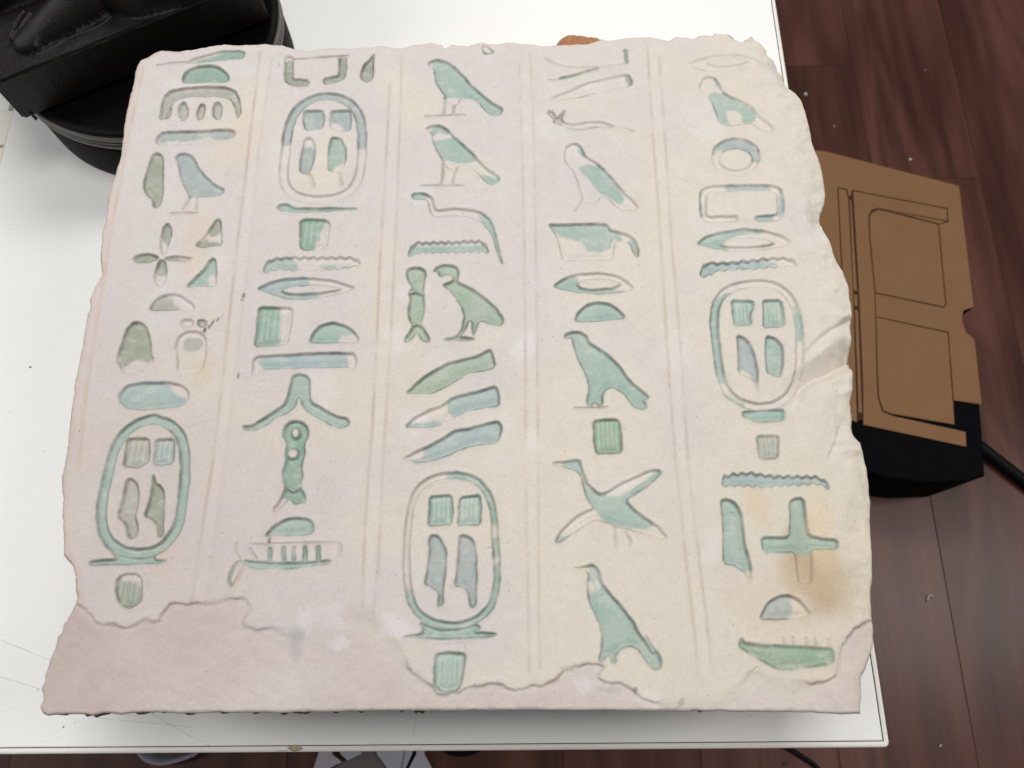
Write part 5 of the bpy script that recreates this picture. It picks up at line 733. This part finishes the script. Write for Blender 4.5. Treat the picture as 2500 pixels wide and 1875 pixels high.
# ------------------------------------------------------------------ orange wooden piece behind the slab
wp = empty('wooden_carving', (.058, .447, 0)); tag(wp, 'ribbed orange-brown wooden piece peeking out behind the top edge of the slab', 'wooden piece')
prof_x = [-.0258, -.0245, -.0232, -.0205, -.0160, -.0115, -.0070, -.0030, .0005, .0040, .0080, .0105, .0155, .0225, .0245]
prof_y = [-.004, .0045, .0085, .0112, .0132, .0136, .0122, .0122, .0102, .0102, .0096, .0078, .0076, .0040, -.002]
V = []; Fs = []; nu = 140; nw = 14
for i in range(nu):
    x = -.0258 + .0503 * i / (nu - 1); yb = float(np.interp(x, prof_x, prof_y)); rib = .0007 * abs(math.sin((x + .02) * math.pi / .0043)) if x > -.016 else 0
    hmax = .022 * min(1, math.sqrt(max(0.02, 1 - ((x) / .0262) ** 4)))
    for j in range(nw):
        a = math.pi * j / (nw - 1)
        V.append((x, -.011 + (yb + .011) * (.5 - .5 * math.cos(a)) , .0003 + hmax * (math.sin(a) ** .55 if 0 < a < math.pi - 1e-6 else 0) + rib * math.sin(a)))
for i in range(nu - 1):
    for j in range(nw - 1): Fs.append((i * nw + j, (i + 1) * nw + j, (i + 1) * nw + j + 1, i * nw + j + 1))
    Fs.append((i * nw + nw - 1, (i + 1) * nw + nw - 1, (i + 1) * nw, i * nw))
Fs.append(tuple(range(nw))); Fs.append(tuple((nu - 1) * nw + j for j in range(nw)))
mesh('body', V, Fs, M_wood2, wp, True)

# ------------------------------------------------------------------ black box with the brown cut-out board, on the floor to the right
ZB = -.600
bx = empty('storage_box', (.60, .50, ZF)); tag(bx, 'black box with a cut-out brown board on top, on the floor right of the table', 'box')
body = [(.455, .818), (.5307, .7982), (.743, .7313), (.7239, .5101), (.7064, .5037), (.7016, .4886), (.703, .4686), (.7141, .4549), (.7032, .3492), (.6951, .2819), (.6890, .2420), (.660, .2330), (.60, .2310), (.54, .2400), (.47, .268), (.41, .30)]
V, Fs = prism(body, ZF + .0005, ZB - .0032, .003); child(mesh('body', V, Fs, M_boxblack), bx)
BOARDS = [
 ('board', [(0.4988, 0.8033), (0.5308, 0.7991), (0.743, 0.7313), (0.7239, 0.5101), (0.7064, 0.5037), (0.7016, 0.4886), (0.703, 0.4686), (0.7141, 0.4549), (0.7043, 0.3493), (0.6624, 0.3563), (0.6753, 0.4673), (0.5671, 0.4936), (0.5723, 0.5344), (0.6762, 0.5093), (0.6805, 0.5139), (0.6952, 0.6583), (0.7115, 0.6625), (0.7148, 0.688), (0.5641, 0.7225), (0.5589, 0.71), (0.5561, 0.7105), (0.5547, 0.7247), (0.5403, 0.7276), (0.5267, 0.584), (0.4971, 0.3271), (0.4762, 0.3271)]),
 ('panel', [(0.6019, 0.6863), (0.6947, 0.658), (0.6804, 0.5144), (0.6761, 0.5103), (0.5726, 0.5349), (0.5795, 0.6323), (0.5842, 0.6708), (0.5887, 0.6796)]),
 ('panel', [(0.5672, 0.4931), (0.675, 0.4668), (0.6574, 0.3181), (0.5665, 0.3349), (0.5543, 0.3404), (0.5511, 0.3621), (0.5559, 0.4072)]),
 ('bracket', [(0.5645, 0.7216), (0.7142, 0.6875), (0.7113, 0.6641), (0.601, 0.688), (0.5912, 0.6847), (0.585, 0.6758), (0.5824, 0.6652), (0.5791, 0.6323), (0.5723, 0.5344), (0.5671, 0.4936), (0.5554, 0.4072), (0.5503, 0.3612), (0.553, 0.3391), (0.5653, 0.3333), (0.6719, 0.3079), (0.6683, 0.2842), (0.5211, 0.3181), (0.5294, 0.3765), (0.547, 0.537), (0.5555, 0.6269)]),
 ('strip', [(0.5407, 0.7267), (0.5538, 0.7239), (0.5555, 0.7066), (0.5388, 0.537), (0.5133, 0.3216), (0.4987, 0.3271), (0.5272, 0.584)]),
 ('strip', [(0.5565, 0.7052), (0.5603, 0.7043), (0.5453, 0.537), (0.5385, 0.5383)]),
 ('strip', [(0.5385, 0.5334), (0.5446, 0.5321), (0.5425, 0.5101), (0.536, 0.5113)]),
 ('strip', [(0.5357, 0.5065), (0.542, 0.5052), (0.523, 0.3365), (0.5168, 0.3365)]),
 ('sliver', [(0.6044, 0.6869), (0.7106, 0.6633), (0.6963, 0.6586), (0.6473, 0.6744)]),
]
bk = [(.462, .812), (.53, .795), (.739, .729), (.720, .512), (.7025, .5055), (.6975, .488), (.700, .466), (.7105, .4535), (.703, .3545), (.664, .358), (.658, .322), (.57, .337), (.566, .33), (.51, .325), (.47, .325)]
V, Fs = prism(bk, ZB - .0031, ZB - .0018); child(mesh('backing', V, Fs, M_kerf), bx)
for nm, P in BOARDS:
    V, Fs = prism(inset(P, .0006), ZB - .0017, ZB, .0004); child(mesh(nm, V, Fs, M_kraft), bx)
# ------------------------------------------------------------------ small things on the floor
V, Fs = tube([(.70, .367, ZF + .0105), (.7649, .3052, ZF + .0105), (.8155, .2567, ZF + .0105), (.93, .147, ZF + .0105)], .0098, 16)
o = mesh('floor_tube', V, Fs, M_cable, None, True); tag(o, 'thick black tube lying on the floor beside the black box, running off to the right', 'tube')
P = smooth_poly([(-.25, .02), (-.16, -.08), (-.0975, -.1335), (-.0733, -.1400), (-.0441, -.1325), (.03, -.08), (.15, -.06), (.28, -.085), (.36, -.112), (.3979, -.1309), (.4117, -.1393), (.4255, -.1477), (.4355, -.1561), (.47, -.20), (.50, -.30)], 2, False)
V, Fs = tube([(x, y, ZF + .0038) for x, y in P], .0034, 10)
o = mesh('cable', V, Fs, M_cable, None, True); tag(o, 'thin black cable curling on the floor below the table front', 'cable')
# pale curved tray rim, bottom left
tr_ = empty('plastic_tray', (-.486, -.06, ZF)); tag(tr_, 'pale lavender curved plastic rim sticking out under the table front', 'tray')
ou = [(-.5279, -.1378), (-.5225, -.1428), (-.5134, -.1475), (-.5035, -.1503), (-.493, -.1510), (-.4828, -.1498), (-.4687, -.1465), (-.4547, -.1418), (-.4438, -.1378), (-.425, -.11), (-.42, -.06), (-.44, -.01), (-.486, .01), (-.535, -.01), (-.555, -.06), (-.545, -.11)]
ou = smooth_poly(ou, 2); sc = lambda k, z: [(-.486 + (x + .486) * k, -.062 + (y + .062) * k, z) for x, y in ou]
rings = [sc(.80, ZF + .0005), sc(.95, ZF + .004), sc(.985, ZF + .018), sc(1.0, ZF + .0215), sc(.992, ZF + .0235), sc(.955, ZF + .0225), sc(.925, ZF + .012), sc(.91, ZF + .004)]
n = len(ou); V = [p for r in rings for p in r]; Fs = [(i * n + k, i * n + (k + 1) % n, (i + 1) * n + (k + 1) % n, (i + 1) * n + k) for i in range(len(rings) - 1) for k in range(n)]
Fs.append(tuple(range(n))); child(mesh('rim', V, Fs, M_tray, None, True), tr_)
fl = sc(.925, ZF + .0048); child(mesh('bottom', fl, [tuple(range(n))], M_gap), tr_)
# folded white sheets, bottom centre
fp = empty('folded_paper', (-.19, -.11, ZF)); tag(fp, 'folded white and grey paper with a dark slit, on the floor under the table front', 'paper')
def sheet(P, za, zb, m, nm='sheet'):
    n = len(P); y0 = min(p[1] for p in P); y1 = max(p[1] for p in P)
    V = []
    for dz in (-.0006, 0):
        for x, y in P: t = (y - y0) / (y1 - y0); V.append((x, y, ZF + .008 + za * (1 - t) + zb * t + dz))
    Fs = [tuple(reversed(range(n))), tuple(range(n, 2 * n))] + [(i, (i + 1) % n, n + (i + 1) % n, n + i) for i in range(n)]
    child(mesh(nm, V, Fs, m), fp)
sheet([(-.262, -.05), (-.24, -.05), (-.2555, -.1373), (-.2409, -.1471), (-.2554, -.1541), (-.285, -.175), (-.2801, -.1541), (-.275, -.1373)], .004, .012, M_paper)
sheet([(-.250, -.05), (-.20, -.05), (-.2148, -.1373), (-.2338, -.1459), (-.2449, -.1373)], .0005, .006, M_paper)
sheet([(-.235, -.05), (-.205, -.05), (-.1939, -.1373), (-.1786, -.1541), (-.165, -.185), (-.275, -.185), (-.2515, -.1541), (-.239, -.1462), (-.2330, -.1462), (-.2148, -.1378)], -.0035, -.0005, M_papergrey)
sheet([(-.20, -.05), (-.138, -.05), (-.1423, -.1368), (-.15, -.1541), (-.164, -.185), (-.160, -.185), (-.178, -.1541), (-.1926, -.1373)], .001, .004, M_paper)
sheet([(-.134, -.05), (-.128, -.05), (-.1246, -.1368), (-.1136, -.1541), (-.10, -.185), (-.16, -.185), (-.1448, -.1541), (-.1358, -.1368)], .004, .008, M_paper)
V, Fs = prism([(-.139, -.05), (-.1325, -.05), (-.1345, -.1368), (-.1435, -.1541), (-.158, -.185), (-.166, -.185), (-.152, -.1541), (-.1435, -.1368)], ZF + .0005, ZF + .003); child(mesh('slit', V, Fs, M_cable), fp)
# crumbs and a curl of filament
for x, y, r in ((.566, 1.015, .0042), (.7423, .8669, .0034), (.6116, .9414, .0016), (.8077, 1.0732, .0014)):
    bm = bmesh.new(); bmesh.ops.create_icosphere(bm, subdivisions=2, radius=r)
    for vv in bm.verts: vv.co = Vector((vv.co.x * random.uniform(.8, 1.15), vv.co.y * random.uniform(.8, 1.1), max(vv.co.z, -.35 * r) * random.uniform(.6, .8)))
    o = bmobj('crumb', bm, M_crumb, None, False); o.location = (x, y, ZF + .36 * r)
    lab = {.566: 'largest pale crumb on the dark floor, nearest the table', .7423: 'pale crumb on the floor just above the brown board', .6116: 'tiny pale crumb between the two larger floor crumbs', .8077: 'faint tiny crumb farthest right on the dark floor'}[x]
    tag(o, lab, 'crumb', 'crumbs on the floor')
V, Fs = tube([(.6335, .0722, ZF + .0014), (.6338, .0765, ZF + .0020), (.6365, .0805, ZF + .003), (.6405, .0815, ZF + .004), (.6430, .079, ZF + .003)], .0011, 8)
tag(mesh('plastic_curl', V, Fs, M_crumb, None, True), 'small white curl of plastic on the floor right of the table', 'plastic curl')
V, Fs = tube([(.6142, -.1290, ZF + .0012), (.616, -.1278, ZF + .002), (.6178, -.1262, ZF + .0012)], .0011, 8)
tag(mesh('crumb', V, Fs, M_crumb, None, True), 'small white shaving on the floor right of the table corner', 'crumb', 'crumbs on the floor')
bm = bmesh.new(); bmesh.ops.create_icosphere(bm, subdivisions=2, radius=.0035, matrix=Matrix.Diagonal((1.6, .6, .5, 1)))
o = bmobj('lint', bm, M_dust); o.location = (.3919, -.1506, ZF + .0019); o.rotation_euler = (0, 0, .5); tag(o, 'dark bit of lint on the floor left of the cable', 'lint')
